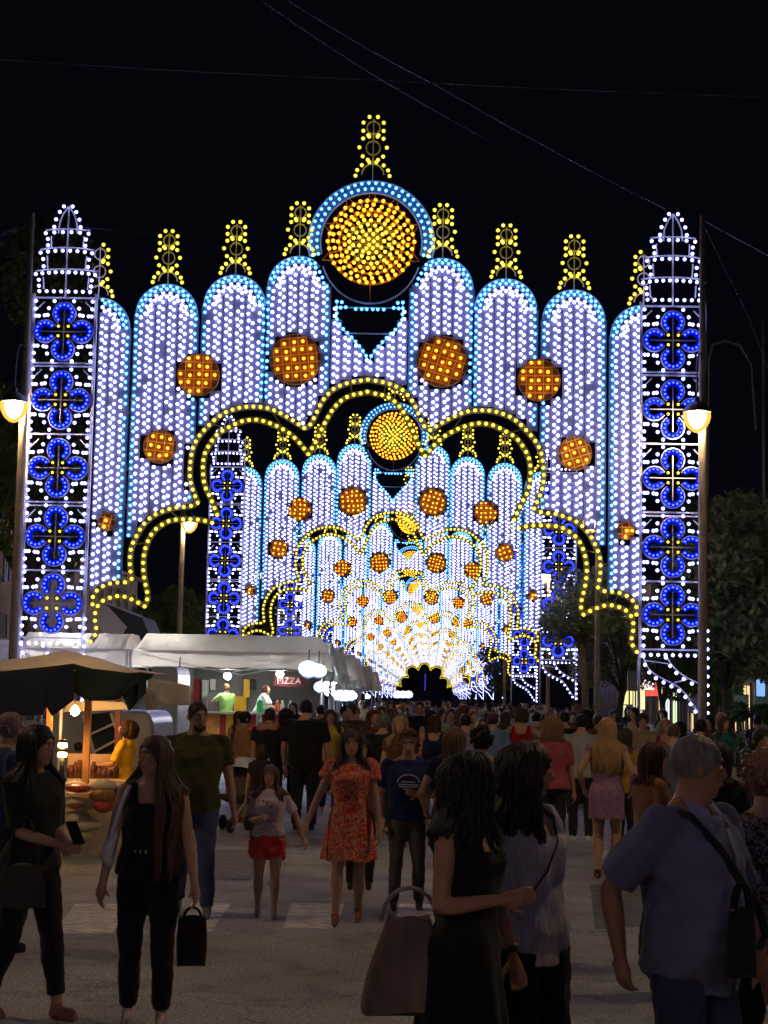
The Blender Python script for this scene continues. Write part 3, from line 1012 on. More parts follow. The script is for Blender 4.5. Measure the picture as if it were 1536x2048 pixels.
# ------------------------------------------------------------------ buildings on the right and left
M_plaster = mat('old_plaster', (.34, .30, .24), .85, .2, 1.2)
M_frame = mat('window_frame', (.25, .22, .18), .6)
M_darkglass = mat('dark_glass', (.02, .025, .03), .15, spec=.6)
def emis(name, col, s):
    if name in MATS: return MATS[name]
    m = mat(name, tuple(c * .6 for c in col), .4, emit=col, estr=s)
    return m
def facade(x, y0, y1, h, face, label, shops, seed):
    """house front parallel to the street, face = -1 looks towards -x"""
    rnd = random.Random(seed)
    root = thing('town_house', label, 'building', (x, (y0 + y1) / 2, 0))
    L_ = y1 - y0
    m_ = MB(); m_.box((-face * 4, 0, h / 2), (8, L_ - .3, h)); m_.box((-face * 4, 0, h + .12), (8.5, L_ + .0, .24))
    m_.obj('wall', M_plaster, root)
    nwin = int(L_ / 3)
    for fl in range(int(h / 3.2)):
        for i in range(nwin):
            yy = -L_ / 2 + (i + .5) * L_ / nwin; z = 1.6 + 3.2 * fl
            lit = shops.get((fl, i))
            ww, hh_ = (2.0, 2.5) if fl == 0 else (1.0, 1.6)
            m_ = MB()
            for dy in (-1, 1):
                m_.box((face * .04, yy + dy * ww / 2, z), (.1, .1, hh_ + .1))
            for dz in (-1, 1):
                m_.box((face * .042, yy, z + dz * hh_ / 2), (.1, ww + .1, .1))
            m_.box((face * .038, yy, z), (.06, .06, hh_))
            w = m_.obj('window', M_frame, root)
            m_ = MB(); m_.box((face * .02, yy, z), (.03, ww - .08, hh_ - .08))
            m_.obj('pane', emis(*lit) if lit else M_darkglass, w)
    return root
WARM = ('shop_light_warm', (1, .70, .32), .45); PALE = ('shop_light_pale', (.8, 1, .55), .45); COOLW = ('shop_light_white', (.8, .95, 1), .5); GREENISH = ('shop_light_green', (.45, 1, .6), .35)
xr = X0 + 16.5
facade(xr, 42, 60, 7.2, -1, 'dark two-storey house at the right edge behind the nearest trees', {(0, 3): PALE, (0, 4): GREENISH, (0, 5): PALE}, 1)
facade(xr, 60.5, 84, 9.8, -1, 'plastered house with lit shop windows right of the right mast', {(0, 1): COOLW, (0, 2): GREENISH, (0, 5): WARM, (0, 6): WARM}, 2)
facade(xr, 84.5, 112, 7.2, -1, 'low house with pale lit shops behind the curling bracket', {(0, 3): WARM, (0, 5): PALE, (0, 6): COOLW, (0, 7): WARM}, 3)
facade(xr, 112.5, 150, 9.8, -1, 'far dark house on the right beyond the shops', {(0, 1): WARM, (0, 4): PALE}, 4)
facade(X0 - 19, 50, 120, 9.8, 1, 'dark long house on the left behind the stalls', {}, 5)
# shop sign, lantern, kiosk and banner on the right
m_ = MB(); m_.box((0, 0, .42), (.18, 1.3, .06)); m_.box((0, 0, -.42), (.18, 1.3, .06)); m_.box((0, -.62, 0), (.18, .06, .84)); m_.box((0, .62, 0), (.18, .06, .84))
p_ = at(1302, 1362, 84)
def sign_box(px, py, Y, w, h, face_m, label, cat='sign', depth=.2, frame=M_frame, legs=False, name='shop_sign'):
    p = at(px, py, Y)
    root = thing(name, label, cat, (p.x, Y, 0))
    m_ = MB(); m_.box((0, .02, p.z), (w + .08, depth, h + .08))
    if legs:
        for s in (-1, 1): m_.box((s * w * .42, .02, (p.z - h / 2) / 2), (.05, .05, p.z - h / 2))
    m_.obj('case', frame, root)
    m_ = MB(); m_.box((0, -depth / 2 - .0, p.z), (w, .03, h))
    m_.obj('face', face_m, root)
    return root
sign_box(1306, 1361, 84, .75, 1.5, emis('red_sign_light', (1, .10, .06), .5), 'glowing red and white shop sign between the trees at right')
sign_box(1296, 1363, 83.7, .55, .8, emis('white_sign_light', (1, .7, .7), 1.2), 'small white glowing panel on the red shop sign')
sign_box(1252, 1388, 84, .6, 1.0, emis('warm_window_light', (1, .75, .3), .55), 'warm lit doorway left of the red shop sign', 'doorway', name='lit_doorway')
sign_box(1278, 1380, 84, .55, 1.9, emis('pale_window_light', (1, .95, .5), .45), 'pale lit doorway just left of the red shop sign', 'doorway', name='lit_doorway')
sign_box(1265, 1362, 60, .26, .62, mat('grey_plastic', (.3, .3, .3), .6, .1), 'dull grey box mounted on a thin post among the right trees', 'box', legs=True, name='post_box')
sign_box(1480, 1402, 52, .42, .32, mat('pale_board', (.6, .65, .65), .6, .2, 12), 'pale notice board leaning behind the clipped bush', 'board', legs=True, name='notice_board')
sign_box(1386, 1410, 52, .22, .42, mat('bluish_board', (.5, .55, .7), .6, .2, 12), 'pale bluish notice by the foot of the right mast', 'board', legs=True, name='notice_board')
sign_box(1520, 1353, 50, .24, 1.15, emis('blue_banner_light', (.25, .5, 1.0), .42), 'upright lit blue banner under the pale green canopy', 'banner', name='lit_banner')
# pale green kiosk canopy with lamps
p = at(1512, 1300, 50)
root = thing('kiosk', 'pale green kiosk with a lit canopy and thin posts at the right edge', 'kiosk', (p.x, 50, 0))
m_ = MB()
for i in range(3):
    m_.add([(-.55 + i * .6, -.2, p.z - .05), (.1 + i * .6, -.2, p.z - .12), (.1 + i * .6, .9, p.z - .12), (-.55 + i * .6, .9, p.z - .05), (-.3 + i * .6, .3, p.z + .3)], [(0, 1, 4), (1, 2, 4), (2, 3, 4), (3, 0, 4), (3, 2, 1, 0)])
m_.obj('canopy', mat('pale_green_fabric', (.55, .7, .6), .7, .1), root)
m_ = MB()
for x in (.12, .9): m_.box((x, 0, p.z / 2 - .06), (.05, .05, p.z - .12))
m_.obj('post', mat('pale_green_fabric', (.55, .7, .6)), root)
m_ = MB(); m_.tube([(-.25, -.1, p.z - .25), (.45, -.1, p.z - .25)], .03, 8)
m_.obj('tube_light', emis('green_white_tube', (.6, 1, .8), 7), root)
m_ = MB(); m_.box((1.2, .8, 1.2), (2.2, .1, 2.4))
m_.obj('back_panel', mat('kiosk_panel', (.5, .6, .62), .5, .1), root)
# amber lantern on the tree
p = at(1444, 1311, 50)
root = thing('hanging_lantern', 'small amber lantern glowing beside the right trunk', 'lantern', (p.x, 50, p.z))
m_ = MB(); m_.lathe([(.01, .34), (.10, .24), (.12, .22), (.12, .2), (.01, .2)], n=8); m_.lathe([(.01, -.26), (.07, -.22), (.1, -.2)], n=8)
m_.tube([(0, 0, .3), (0, 0, .7), (.35, 0, .75)], .012, 5)
m_.obj('lantern_frame', M_lampmetal, root)
m_ = MB(); m_.lathe([(.01, .2), (.1, .2), (.11, 0), (.09, -.2), (.01, -.2)], n=10)
m_.obj('lantern_glass', emis('amber_lantern', (1, .36, .02), .9), root, True)
# hedges, clipped bush
def bush(px, Y, ztop, w, label, n=1500, cat='bush', zb=0.0, name='bush', stem=False):
    x = ground_x(px, Y, 1)
    rnd = random.Random(px)
    blobs = [(rnd.uniform(-.5, .5) * w, rnd.uniform(-.3, .3) * w, zb + (ztop - zb) * rnd.uniform(.35, .75), min(w * .4, (ztop - zb) * .42)) for _ in range(7)]
    V_, F_ = leaf_cloud(blobs, n, .07, px)
    root = thing(name, label, cat, (x, Y, 0))
    m_ = MB(); m_.add(V_, F_); m_.obj('foliage', M_hedge, root)
    m_ = MB()
    for i in range(4): m_.tube([(rnd.uniform(-.1, .1), 0, 0), (rnd.uniform(-.3, .3) * w, rnd.uniform(-.2, .2), zb + (ztop - zb) * .6)], .025, 5)
    m_.obj('stem', M_bark, root)
bush(1500, 44, 1.95, 1.3, 'clipped round bush on a stem under the notice board at right', 1600, zb=1.35, name='clipped_bush')
bush(1490, 36, 1.35, 1.9, 'low green bush at right behind the man in the lavender shirt', 2600)
bush(1545, 34, 1.5, 1.6, 'low green bush cut by the right edge of the picture', 2000)
bush(1450, 40, 1.3, 1.5, 'low dark bush at the foot of the right tree', 1500)
# blue light column far away
p = at(850, 1385, 300)
m_ = MB(); m_.box((p.x, 300, (at(850, 1344, 300).z + p.z) / 2), (.2, .2, 3.0))
m_.obj('light_column', emis('blue_column', (.10, .10, 1), .16), None, label='thin blue light column in the far end of the street', category='light column')
# ================================================================== stalls on the left
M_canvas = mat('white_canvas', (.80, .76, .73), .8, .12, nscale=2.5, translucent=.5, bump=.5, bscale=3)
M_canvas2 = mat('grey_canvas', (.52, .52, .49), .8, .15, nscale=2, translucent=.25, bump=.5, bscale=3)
M_green = mat('dark_green_canvas', (.015, .035, .025), .8, .25, 4, bump=.6, bscale=5)
M_navy = mat('navy_canvas', (.012, .018, .035), .8, .15, 4, bump=.6, bscale=5)
M_cream = mat('cream_canvas', (.74, .66, .52), .8, .1, nscale=3, translucent=.08, bump=.4, bscale=5)
M_alu = mat('aluminium', (.5, .52, .54), .35, .05, 8, metal=.5)
M_orangewood = mat('varnished_wood', (.55, .24, .08), .5, .2, 6, stretch=(1, 1, .2))
def tent(x0, x1, y0, y1, ze, zp, label, canvas, val=.28, legs=True):
    n = 22
    root = thing('market_tent', label, 'market tent', ((x0 + x1) / 2, (y0 + y1) / 2, 0), 0, 'white market tents in a row on the left')
    w, d = (x1 - x0) / 2, (y1 - y0) / 2
    m_ = MB()
    V_ = []
    for j in range(n + 1):
        for i in range(n + 1):
            u, v = -1 + 2 * i / n, -1 + 2 * j / n
            t = min(1.0, (1 - abs(v)) * 1.5, (1 - abs(u)) * 11)
            z = ze + (zp - ze) * t + .05 * math.sin(9 * u + 5 * v + x0) * (1 - t) * t * 4 + .03 * math.sin(23 * u + 3 * v) * (1 - t) + random.uniform(-.012, .012) - .10 * (1 - t) * math.cos(u * math.pi * .5)
            V_.append((u * w, v * d, z))
    m_.add(V_, [(j * (n + 1) + i, j * (n + 1) + i + 1, (j + 1) * (n + 1) + i + 1, (j + 1) * (n + 1) + i) for j in range(n) for i in range(n)])
    m_.obj('canopy', canvas, root, False)
    m_ = MB(); k = 60; V_ = []
    per = []
    for i in range(k):
        t = i / k * 4; s = int(t); f_ = t - s
        p = [(-1 + 2 * f_, -1), (1, -1 + 2 * f_), (1 - 2 * f_, 1), (-1, 1 - 2 * f_)][s]
        per.append(p)
    for r_ in range(4):
        for i, (u, v) in enumerate(per):
            wv = .03 * math.sin(i * 1.9) * r_ / 3
            V_.append((u * (w + .01 + wv), v * (d + .01 + wv), ze + .01 - val * r_ / 3 + (.02 * math.sin(i * 2.3) if r_ == 3 else 0)))
    m_.add(V_, [(r_ * k + i, r_ * k + (i + 1) % k, (r_ + 1) * k + (i + 1) % k, (r_ + 1) * k + i) for r_ in range(3) for i in range(k)])
    m_.obj('valance', canvas, root, True)
    if legs:
        for sx in (-1, 1):
            for sy in (-1, 1):
                m_ = MB(); m_.box((sx * (w - .06), sy * (d - .06), ze / 2), (.05, .05, ze - .02)); m_.obj('leg', M_alu, root)
        m_ = MB()
        for sy in (-1, 1):
            m_.bar((-w + .08, sy * (d - .09), ze - .05), (0, sy * (d - .09), ze - .55), .03); m_.bar((0, sy * (d - .09), ze - .55), (w - .08, sy * (d - .09), ze - .05), .03)
        m_.obj('cross_brace', M_alu, root)
    return root
def txt(body, loc, size, m, parent, rot=(90, 0, 0), extr=.01):
    c = bpy.data.curves.new('lettering', 'FONT'); c.body = body; c.size = size; c.extrude = extr; c.align_x = 'CENTER'; c.align_y = 'CENTER'
    c.materials.append(m)
    t_ = bpy.data.objects.new('tmp', c); COL.objects.link(t_); me = bpy.data.meshes.new_from_object(t_.evaluated_get(bpy.context.evaluated_depsgraph_get())); bpy.data.objects.remove(t_)
    o = bpy.data.objects.new('lettering', me); COL.objects.link(o); o.parent = parent
    o.location = loc; o.rotation_euler = tuple(R(a) for a in rot)
    return o
X = lambda px, Y, z=2.0: ground_x(px, Y, z)
zv = at(400, 1335, 43.6).z
zpk = at(400, 1272, 45.5).z
xm = X(255, 43.6)
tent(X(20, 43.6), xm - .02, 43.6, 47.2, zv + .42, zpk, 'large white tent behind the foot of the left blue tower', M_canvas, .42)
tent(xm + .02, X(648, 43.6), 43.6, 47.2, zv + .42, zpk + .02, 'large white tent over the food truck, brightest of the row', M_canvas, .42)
xr_ = X(648, 43.6)
ty = 48.2
tl = ['grey tent next beyond the food truck tent', 'third tent of the row, behind the white floodlights', 'fourth tent of the row on the left', 'fifth tent of the row on the left', 'sixth tent of the row on the left', 'seventh tent of the row on the left', 'eighth tent of the row on the left', 'ninth tent of the row on the left', 'tenth and farthest tent of the row']
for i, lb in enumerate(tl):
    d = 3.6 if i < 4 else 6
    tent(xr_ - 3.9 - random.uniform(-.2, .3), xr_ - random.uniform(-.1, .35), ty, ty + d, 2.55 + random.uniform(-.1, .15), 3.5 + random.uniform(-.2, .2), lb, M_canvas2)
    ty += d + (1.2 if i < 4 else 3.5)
# floodlights
M_flood = bulb_mat('floodlight_glass', (46, 50, 54), (.16, .22, .38), 1.0, 1.0, lo=.35, hi=.8)  # pale rim colour imitates the soft glow around the lamp
def flood(px, py, Y, r, label, mm=None):
    p = at(px, py, Y)
    root = thing('floodlight', label, 'floodlight', tuple(p), 0, 'white floodlights of the stalls')
    m_ = MB(); m_.lathe([(.01, r * .1), (r, r * .05), (r * .9, r * -.45), (.01, -r * .8)], n=14, rot=Matrix.Rotation(R(-60), 3, 'X'))
    m_.obj('lamp_glass', mm or M_flood, root, True)
    m_ = MB(); m_.lathe([(.02, r * .55), (r * .7, r * .45), (r * 1.08, r * .12), (r * 1.08, 0)], n=14, rot=Matrix.Rotation(R(-60), 3, 'X'))
    m_.tube([(0, .05, .1), (0, .2, .5)], .015, 5)
    m_.obj('housing', M_lampmetal, root)
flood(617, 1338, 43.2, .24, 'largest white floodlight hanging at the corner of the food truck tent')
flood(637, 1341, 43.3, .20, 'second white floodlight right beside the corner one')
flood(641, 1374, 46, .17, 'white floodlight just under the pair at the tent corner')
flood(655, 1362, 50, .24, 'white floodlight between the tent corner and the lower row')
flood(667, 1357, 53, .20, 'white floodlight top right of the cluster')
flood(659, 1383, 52, .17, 'small white floodlight low in the cluster')
flood(679, 1391, 57, .22, 'left white floodlight of the low row over the heads')
flood(691, 1391, 60, .22, 'middle white floodlight of the low row over the heads')
flood(702, 1391, 64, .22, 'right white floodlight of the low row over the heads')
flood(735, 1393, 90, .14, 'single small white light between the two rows of floodlights')
for i, px in enumerate((795, 806, 817)):
    flood(px, 1389, 110, .26, ('left', 'middle', 'right')[i] + ' light of the far cluster above the crowd')
flood(357, 1356, 40, .15, 'square white light left of the lime green shirt')
# ---- food truck under the second tent
M_red = mat('dark_red_panel', (.28, .015, .02), .6, .15, 3); M_yel = mat('yellow_panel', (.65, .38, .02), .6, .1, 3)
M_white = mat('white_metal', (.62, .64, .64), .5, .08, 3); M_black = mat('black_metal', (.02, .02, .022), .5)
YT = 46.6
xa, xb = X(370, YT), X(640, YT)
root = thing('food_truck', 'open pizza truck with red and yellow panels under the white tent', 'food truck', ((xa + xb) / 2, YT, 0))
w = (xb - xa) / 2
m_ = MB(); m_.box((0, 1.6, 1.55), (2 * w, .08, 2.2)); m_.box((0, .9, .45), (2 * w, 1.5, .08)); m_.box((-w, .9, 1.5), (.06, 1.5, 2.2)); m_.box((w, .9, 1.5), (.06, 1.5, 2.2)); m_.box((0, .9, 2.65), (2 * w + .1, 1.7, .1))
m_.obj('truck_box', mat('truck_inside', (.13, .13, .13), .5, .1, 3), root)
def panel(px0, px1, y0, y1, m, name='wall_panel', dy=1.5, th=.05):
    a = at(px0, y0, YT + dy); b = at(px1, y1, YT + dy)
    q = MB(); q.box(((a.x + b.x) / 2 - root.location.x, dy, (a.z + b.z) / 2), (abs(b.x - a.x), th, abs(a.z - b.z)))
    return q.obj(name, m, root)
panel(382, 398, 1358, 1415, M_red)
panel(405, 416, 1360, 1425, M_white); panel(421, 431, 1358, 1380, M_white, dy=1.48)
panel(418, 440, 1385, 1425, mat('oven_steel', (.2, .2, .21), .4, metal=.7), 'oven', 1.2, .5)
panel(462, 492, 1392, 1424, M_yel); panel(488, 499, 1358, 1395, M_yel, dy=1.47)
panel(500, 512, 1358, 1380, M_black, dy=1.46)
s_ = panel(548, 612, 1352, 1374, mat('dull_red_sign', (.10, .012, .015), .6, .2, 4), 'pizza_sign', dy=.9)
p = at(578, 1362, YT + .86)
txt('PIZZA', (p.x - root.location.x, .86, p.z), .25, mat('sign_letters', (.55, .42, .42), .6), root)
for a_, b_, mm in ((400, 412, M_red), (412, 440, mat('orange_front', (.6, .25, .06), .6, .3, 5)), (440, 452, M_red), (453, 492, M_yel), (494, 512, M_red), (524, 545, M_red), (548, 572, M_red)):
    panel(a_, b_ - 1, 1428, 1478, mm, 'front_panel', dy=.0, th=.06)
m_ = MB(); m_.box((0, -.05, at(500, 1426, YT).z), (2 * w, .5, .05)); m_.obj('counter', M_alu, root)
# green canister and trays on the counter
zc_ = at(500, 1426, YT).z + .03
m_ = MB(); m_.lathe([(.01, 0), (.09, 0), (.09, .28), (.05, .34), (.01, .36)], (X(521, YT - .1), YT - .15, zc_), 12)
m_.obj('green_canister', mat('bright_green_plastic', (.05, .6, .12), .4), None, True, label='bright green canister on the truck counter', category='canister')
for i, px in enumerate((556, 566, 582)):
    m_ = MB(); m_.lathe([(.01, 0), (.07, 0), (.065, .2), (.03, .26), (.03, .32), (.01, .33)], (X(px, YT), YT - .05, zc_), 10)
    m_.obj('bottle', mat(('orange_plastic', 'clear_bottle', 'clear_bottle')[i], ((.7, .15, .04), (.6, .6, .55), (.6, .6, .55))[i], .35), None, True, label=('orange bottle on the truck counter under the sign', 'pale bottle beside the orange one', 'pale bottle at the right end of the counter')[i], category='bottle')
# stall lamps inside the truck (lit in the photograph)
flood(455, 1352, YT + .6, .10, 'small white lamp inside the food truck roof', emis('truck_lamp', (1, .95, .85), 110))
flood(560, 1348, YT + .6, .10, 'small white lamp inside the truck above the sign', MATS['truck_lamp'])

flood(150, 1322, 45.2, .14, 'hidden lamp added inside the tent behind the left blue tower', MATS['truck_lamp'])  # lamps added behind the valance to make the tent canvas brighter
flood(330, 1322, 45.2, .12, 'hidden lamp added inside the bright tent at its left end', MATS['truck_lamp'])
# ---- pale tarpaulin and van side left of the truck
def sheet(px_pts_top, px_pts_bot, Y, m, name, label, cat, n=16, wave=.05, seed=0, parent=None, depth=None):
    """hanging cloth between an upper and a lower edge given in photo pixels"""
    rnd = random.Random(seed)
    def ev(pts, u):
        P = pts; L_ = len(P) - 1; t = u * L_; i = min(int(t), L_ - 1); f_ = t - i
        return (P[i][0] + (P[i + 1][0] - P[i][0]) * f_, P[i][1] + (P[i + 1][1] - P[i][1]) * f_)
    V_ = []; rows = 8
    for r_ in range(rows + 1):
        for i in range(n + 1):
            u = i / n; a, b = ev(px_pts_top, u), ev(px_pts_bot, u); k = r_ / rows
            yy = Y + wave * .6 * (math.sin(u * 9 + seed + 2 * math.sin(u * 5 + seed)) + .6 * math.sin(u * 23 + 3 * math.sin(u * 4 + seed * 2) + k * 2) * k)
            V_.append(tuple(at(a[0] + (b[0] - a[0]) * k, a[1] + (b[1] - a[1]) * k, yy)))
    m_ = MB(); m_.add(V_, [(r_ * (n + 1) + i, r_ * (n + 1) + i + 1, (r_ + 1) * (n + 1) + i + 1, (r_ + 1) * (n + 1) + i) for r_ in range(rows) for i in range(n)])
    o = m_.obj(name, m, parent, True, label=label, category=cat)
    s = o.modifiers.new('thick', 'SOLIDIFY'); s.thickness = .012
    return o
sheet([(296, 1354), (340, 1362), (380, 1372)], [(298, 1392), (335, 1412), (381, 1410)], 31, M_cream, 'tarpaulin', 'pale cream tarpaulin slung left of the square white light', 'tarpaulin', seed=2)
sheet([(283, 1368), (300, 1380), (310, 1385)], [(305, 1480), (318, 1482), (322, 1482)], 30, mat('brown_cream_cloth', (.45, .36, .26), .8, .3, 5), 'hanging_cloth', 'beige cloth hanging down beside the cream tarpaulin', 'cloth', seed=5)
YV = 33
def van(px0, px1, ytop, ybot, Y, m, label, depth=2.0):
    a, b = at(px0, ytop, Y), at(px1, ybot, Y)
    root = thing('parked_van', label, 'van', ((a.x + b.x) / 2, Y + depth / 2, 0))
    w = (b.x - a.x) / 2; h = a.z
    m_ = MB()
    prof = [(-w, .35), (w, .35), (w, h * .55), (w * .92, h * .93), (w * .8, h), (-w * .9, h), (-w, h * .9)]
    n = len(prof)
    vs = [(x, -depth / 2, z) for x, z in prof] + [(x, depth / 2, z) for x, z in prof]
    m_.add(vs, [tuple(range(n)), tuple(reversed(range(n, 2 * n)))] + [(i, n + i, n + (i + 1) % n, (i + 1) % n) for i in range(n)])
    o = m_.obj('body', m, root)
    bv = o.modifiers.new('b', 'BEVEL'); bv.width = .06; bv.segments = 3
    for sx in (-.6, .62):
        m_ = MB(); m_.tube([(sx * w, -depth / 2 - .02, .33), (sx * w, -depth / 2 + .2, .33)], .33, 18)
        t = m_.obj('wheel', mat('tyre', (.02, .02, .02), .8), root, True)
        m_ = MB(); m_.tube([(sx * w, -depth / 2 - .03, .33), (sx * w, -depth / 2 - .01, .33)], .19, 14)
        m_.obj('rim', M_alu, t)
    return root, w, h, depth
M_vangrey = mat('grey_van_paint', (.22, .24, .27), .35, .08, 2, spec=.5)
rv, w, h, d = van(95, 310, 1418, 1560, 24.5, M_vangrey, 'grey parked van behind the front stall, rails across its window')
def vp(px, py, yy=24.5 - .03):
    q = at(px, py, yy); return Vector((q.x - rv.location.x, q.y - rv.location.y, q.z))
m_ = MB(); q = [vp(166, 1430), (vp(222, 1424)), vp(246, 1500), vp(188, 1512)]
m_.add([p for p in q] + [p + Vector((0, .03, 0)) for p in q], [(0, 1, 2, 3), (7, 6, 5, 4), (0, 4, 5, 1), (1, 5, 6, 2), (2, 6, 7, 3), (3, 7, 4, 0)])
wi = m_.obj('window', M_darkglass, rv)
for a, b in (((166, 1430), (190, 1512)), ((222, 1426), (248, 1502))):
    m_ = MB(); m_.bar(vp(*a, 24.43), vp(*b, 24.43), .05, .04); m_.obj('window_pillar', M_alu, rv)
for a, b in (((182, 1468), (226, 1448)), ((188, 1504), (236, 1478))):
    m_ = MB(); m_.bar(vp(*a, 24.41), vp(*b, 24.41), .035, .03); m_.obj('rail', M_alu, rv)
m_ = MB(); ball_c = vp(156, 1493, 24.42); m_.lathe([(.005, -.06), (.055, -.04), (.06, 0), (.055, .04), (.005, .06)], ball_c, 10, rot=Matrix.Rotation(R(80), 3, 'Y')); m_.obj('door_handle', M_black, rv, True)
van(300, 352, 1332, 1540, 34, mat('pale_cyan_paint', (.42, .5, .52), .35, .05, 2), 'tall pale van side showing between the cloth and the truck', 1.8)
# raised hatch: white panel on a dark trailer roof
root = thing('trailer', 'dark trailer roof with a tilted white panel behind the left tents', 'trailer', (at(250, 1250, 52).x, 52, 0))
def rp(px, py, Y): q = at(px, py, Y); return (q.x - root.location.x, q.y - 52, q.z)
m_ = MB(); q = [rp(204, 1212, 51.4), rp(214, 1211, 51.4), rp(254, 1254, 51.4), rp(240, 1276, 51.4), rp(216, 1278, 51.4), rp(196, 1250, 51.4)]
m_.add(q + [(x, y + .06, z) for x, y, z in q], [tuple(range(6)), tuple(reversed(range(6, 12)))] + [(i, 6 + i, 6 + (i + 1) % 6, (i + 1) % 6) for i in range(6)])
m_.obj('tilted_panel', mat('matt_white_panel', (.7, .68, .66), .7, .05), root)
m_ = MB(); q = [rp(212, 1206, 51.6), rp(284, 1234, 51.6), rp(312, 1300, 51.6), rp(205, 1300, 51.6)]
m_.add(q + [(x, y + 2.5, z) for x, y, z in q], [(0, 1, 2, 3), (7, 6, 5, 4), (0, 4, 5, 1), (1, 5, 6, 2), (2, 6, 7, 3), (3, 7, 4, 0)])
m_.obj('roof', mat('dark_trailer_roof', (.06, .06, .062), .7, .2), root)
m_ = MB(); m_.bar(rp(212, 1206, 51.5), rp(286, 1234, 51.5), .06); m_.obj('roof_edge', M_alu, root)
m_ = MB(); m_.box((0, 1.2, 1.3), (2.0, 2.2, 2.4)); m_.obj('trailer_box', M_canvas2, root)
sign_box(12, 1308, 43, .32, .72, mat('pale_board', (.6, .6, .6)), 'narrow pale board left of the mast at the left edge', 'board', name='notice_board')

# ---- front stall: cream parasol with dark cloths, wooden posts, goods
YS = 20.0
pk = at(127, 1300, YS + .9)
e_l, e_r = at(-120, 1372, YS), at(300, 1402, YS)
root = thing('stall_parasol', 'cream square parasol with dark green cloth hung over its front', 'parasol', (pk.x, YS + .9, 0))
zE = at(283, 1344, YS).z
m_ = MB(); w = 1.0
hw_ = (at(288, 1344, YS).x - pk.x)
n = 12; V_ = []
for j in range(n + 1):
    for i in range(n + 1):
        u, v = -1 + 2 * i / n, -1 + 2 * j / n
        t = 1 - max(abs(u), abs(v))
        V_.append((u * hw_, v * .95, zE + (pk.z - zE) * t ** 1.15 + .02 * math.sin(7 * u) * t * (1 - t) * 4))
m_.add(V_, [(j * (n + 1) + i, j * (n + 1) + i + 1, (j + 1) * (n + 1) + i + 1, (j + 1) * (n + 1) + i) for j in range(n) for i in range(n)])
m_.obj('canopy', M_cream, root, True)
m_ = MB(); m_.tube([(0, 0, 0), (0, 0, pk.z - .04)], .025, 8); m_.obj('mast', M_alu, root, True)
def post(px, y0, Y, m, label, w=.07):
    t = at(px, y0, Y); q = MB(); q.box((t.x, Y, t.z / 2), (w, w, t.z))
    q.obj('wooden_post', m, None, label=label, category='post', group='wooden posts of the front stall')
post(178, 1376, YS + .1, M_orangewood, 'orange lit wooden post in the middle of the front stall', .075)
post(101, 1396, YS + .5, M_orangewood, 'orange lit wooden post left in the front stall, behind the dark-haired woman', .065)
post(239, 1356, YS + 1.6, mat('dark_red_wood', (.2, .06, .035), .6, .2, 6), 'dark red-brown post at the back of the front stall', .06)
sheet([(-110, 1346), (0, 1343), (100, 1333), (146, 1327)], [(-110, 1440), (-20, 1434), (88, 1430), (92, 1408), (104, 1433), (148, 1400)], YS - .15, M_navy, 'navy_cloth', 'dark navy cloth hanging over the left front of the stall', 'cloth', 40, .05, 3)
sheet([(146, 1327), (184, 1337), (221, 1341), (254, 1346), (283, 1344), (308, 1348)], [(146, 1384), (180, 1402), (215, 1400), (238, 1398), (262, 1376), (304, 1356)], YS - .05, M_green, 'green_cloth', 'dark green cloth rolled along the parasol edge', 'cloth', 40, .10, 7)
sheet([(236, 1378), (262, 1370), (292, 1352)], [(243, 1388), (258, 1422), (290, 1386)], YS - .02, M_green, 'green_flap', 'pointed dark green flap at the right corner of the parasol', 'cloth', 12, .05, 9)
sheet([(140, 1402), (190, 1402), (245, 1404)], [(125, 1424), (190, 1422), (262, 1418)], YS + 1.4, M_cream, 'cream_valance', 'cream cloth strip lit from below inside the stall', 'cloth', 12, .04, 4)
M_carton = mat('cardboard', (.42, .28, .17), .8, .12, 4); M_sack = mat('sack_cloth', (.6, .5, .36), .8, .12, 6, bump=.4, bscale=20)
# counter of stepped boards
root = thing('display_counter', 'stepped display counter of the front stall covered in pale cloth', 'counter', (at(190, 1600, YS).x, YS + .3, 0))
bx = root.location.x
for i, (px0, px1, y0, yy) in enumerate(((132, 262, 1586, .0), (132, 285, 1560, .35))):
    a, b = at(px0, y0, YS + yy), at(px1, y0, YS + yy)
    m_ = MB(); m_.box(((a.x + b.x) / 2 - bx, yy - .3 + .16, a.z / 2), (b.x - a.x, .32, a.z)); m_.obj('step', M_sack, root)
a, b = at(136, 1507, YS + .9), at(262, 1507, YS + .9)
m_ = MB(); m_.box(((a.x + b.x) / 2 - bx, .62, a.z - .30), (b.x - a.x, .04, .6)); m_.obj('back_board', M_carton, root)
def lump(px, py, Y, r, m, name, label, cat, sq=(1, 1, .7), group=None):
    p = at(px, py, Y); q = MB(); rnd = random.Random(px * 7 + py)
    k, n = 7, 12; o_ = []
    for i in range(k + 1):
        for j in range(n):
            a = math.pi * i / k; t = 2 * math.pi * j / n
            rr = r * (1 + .12 * math.sin(3 * t + rnd.random()) * math.sin(a) + rnd.uniform(-.05, .05))
            o_.append((math.sin(a) * math.cos(t) * rr * sq[0], math.sin(a) * math.sin(t) * rr * sq[1], -math.cos(a) * rr * sq[2]))
    q.add(o_, [(i * n + j, i * n + (j + 1) % n, (i + 1) * n + (j + 1) % n, (i + 1) * n + j) for i in range(k) for j in range(n)])
    o = q.obj(name, m, None, True, loc=tuple(p), label=label, category=cat, group=group)
    return o
M_brown = mat('dark_brown_jar', (.10, .035, .02), .3, .1); M_nut = mat('roasted_nuts', (.30, .13, .05), .6, .5, 60, bump=1, bscale=80)
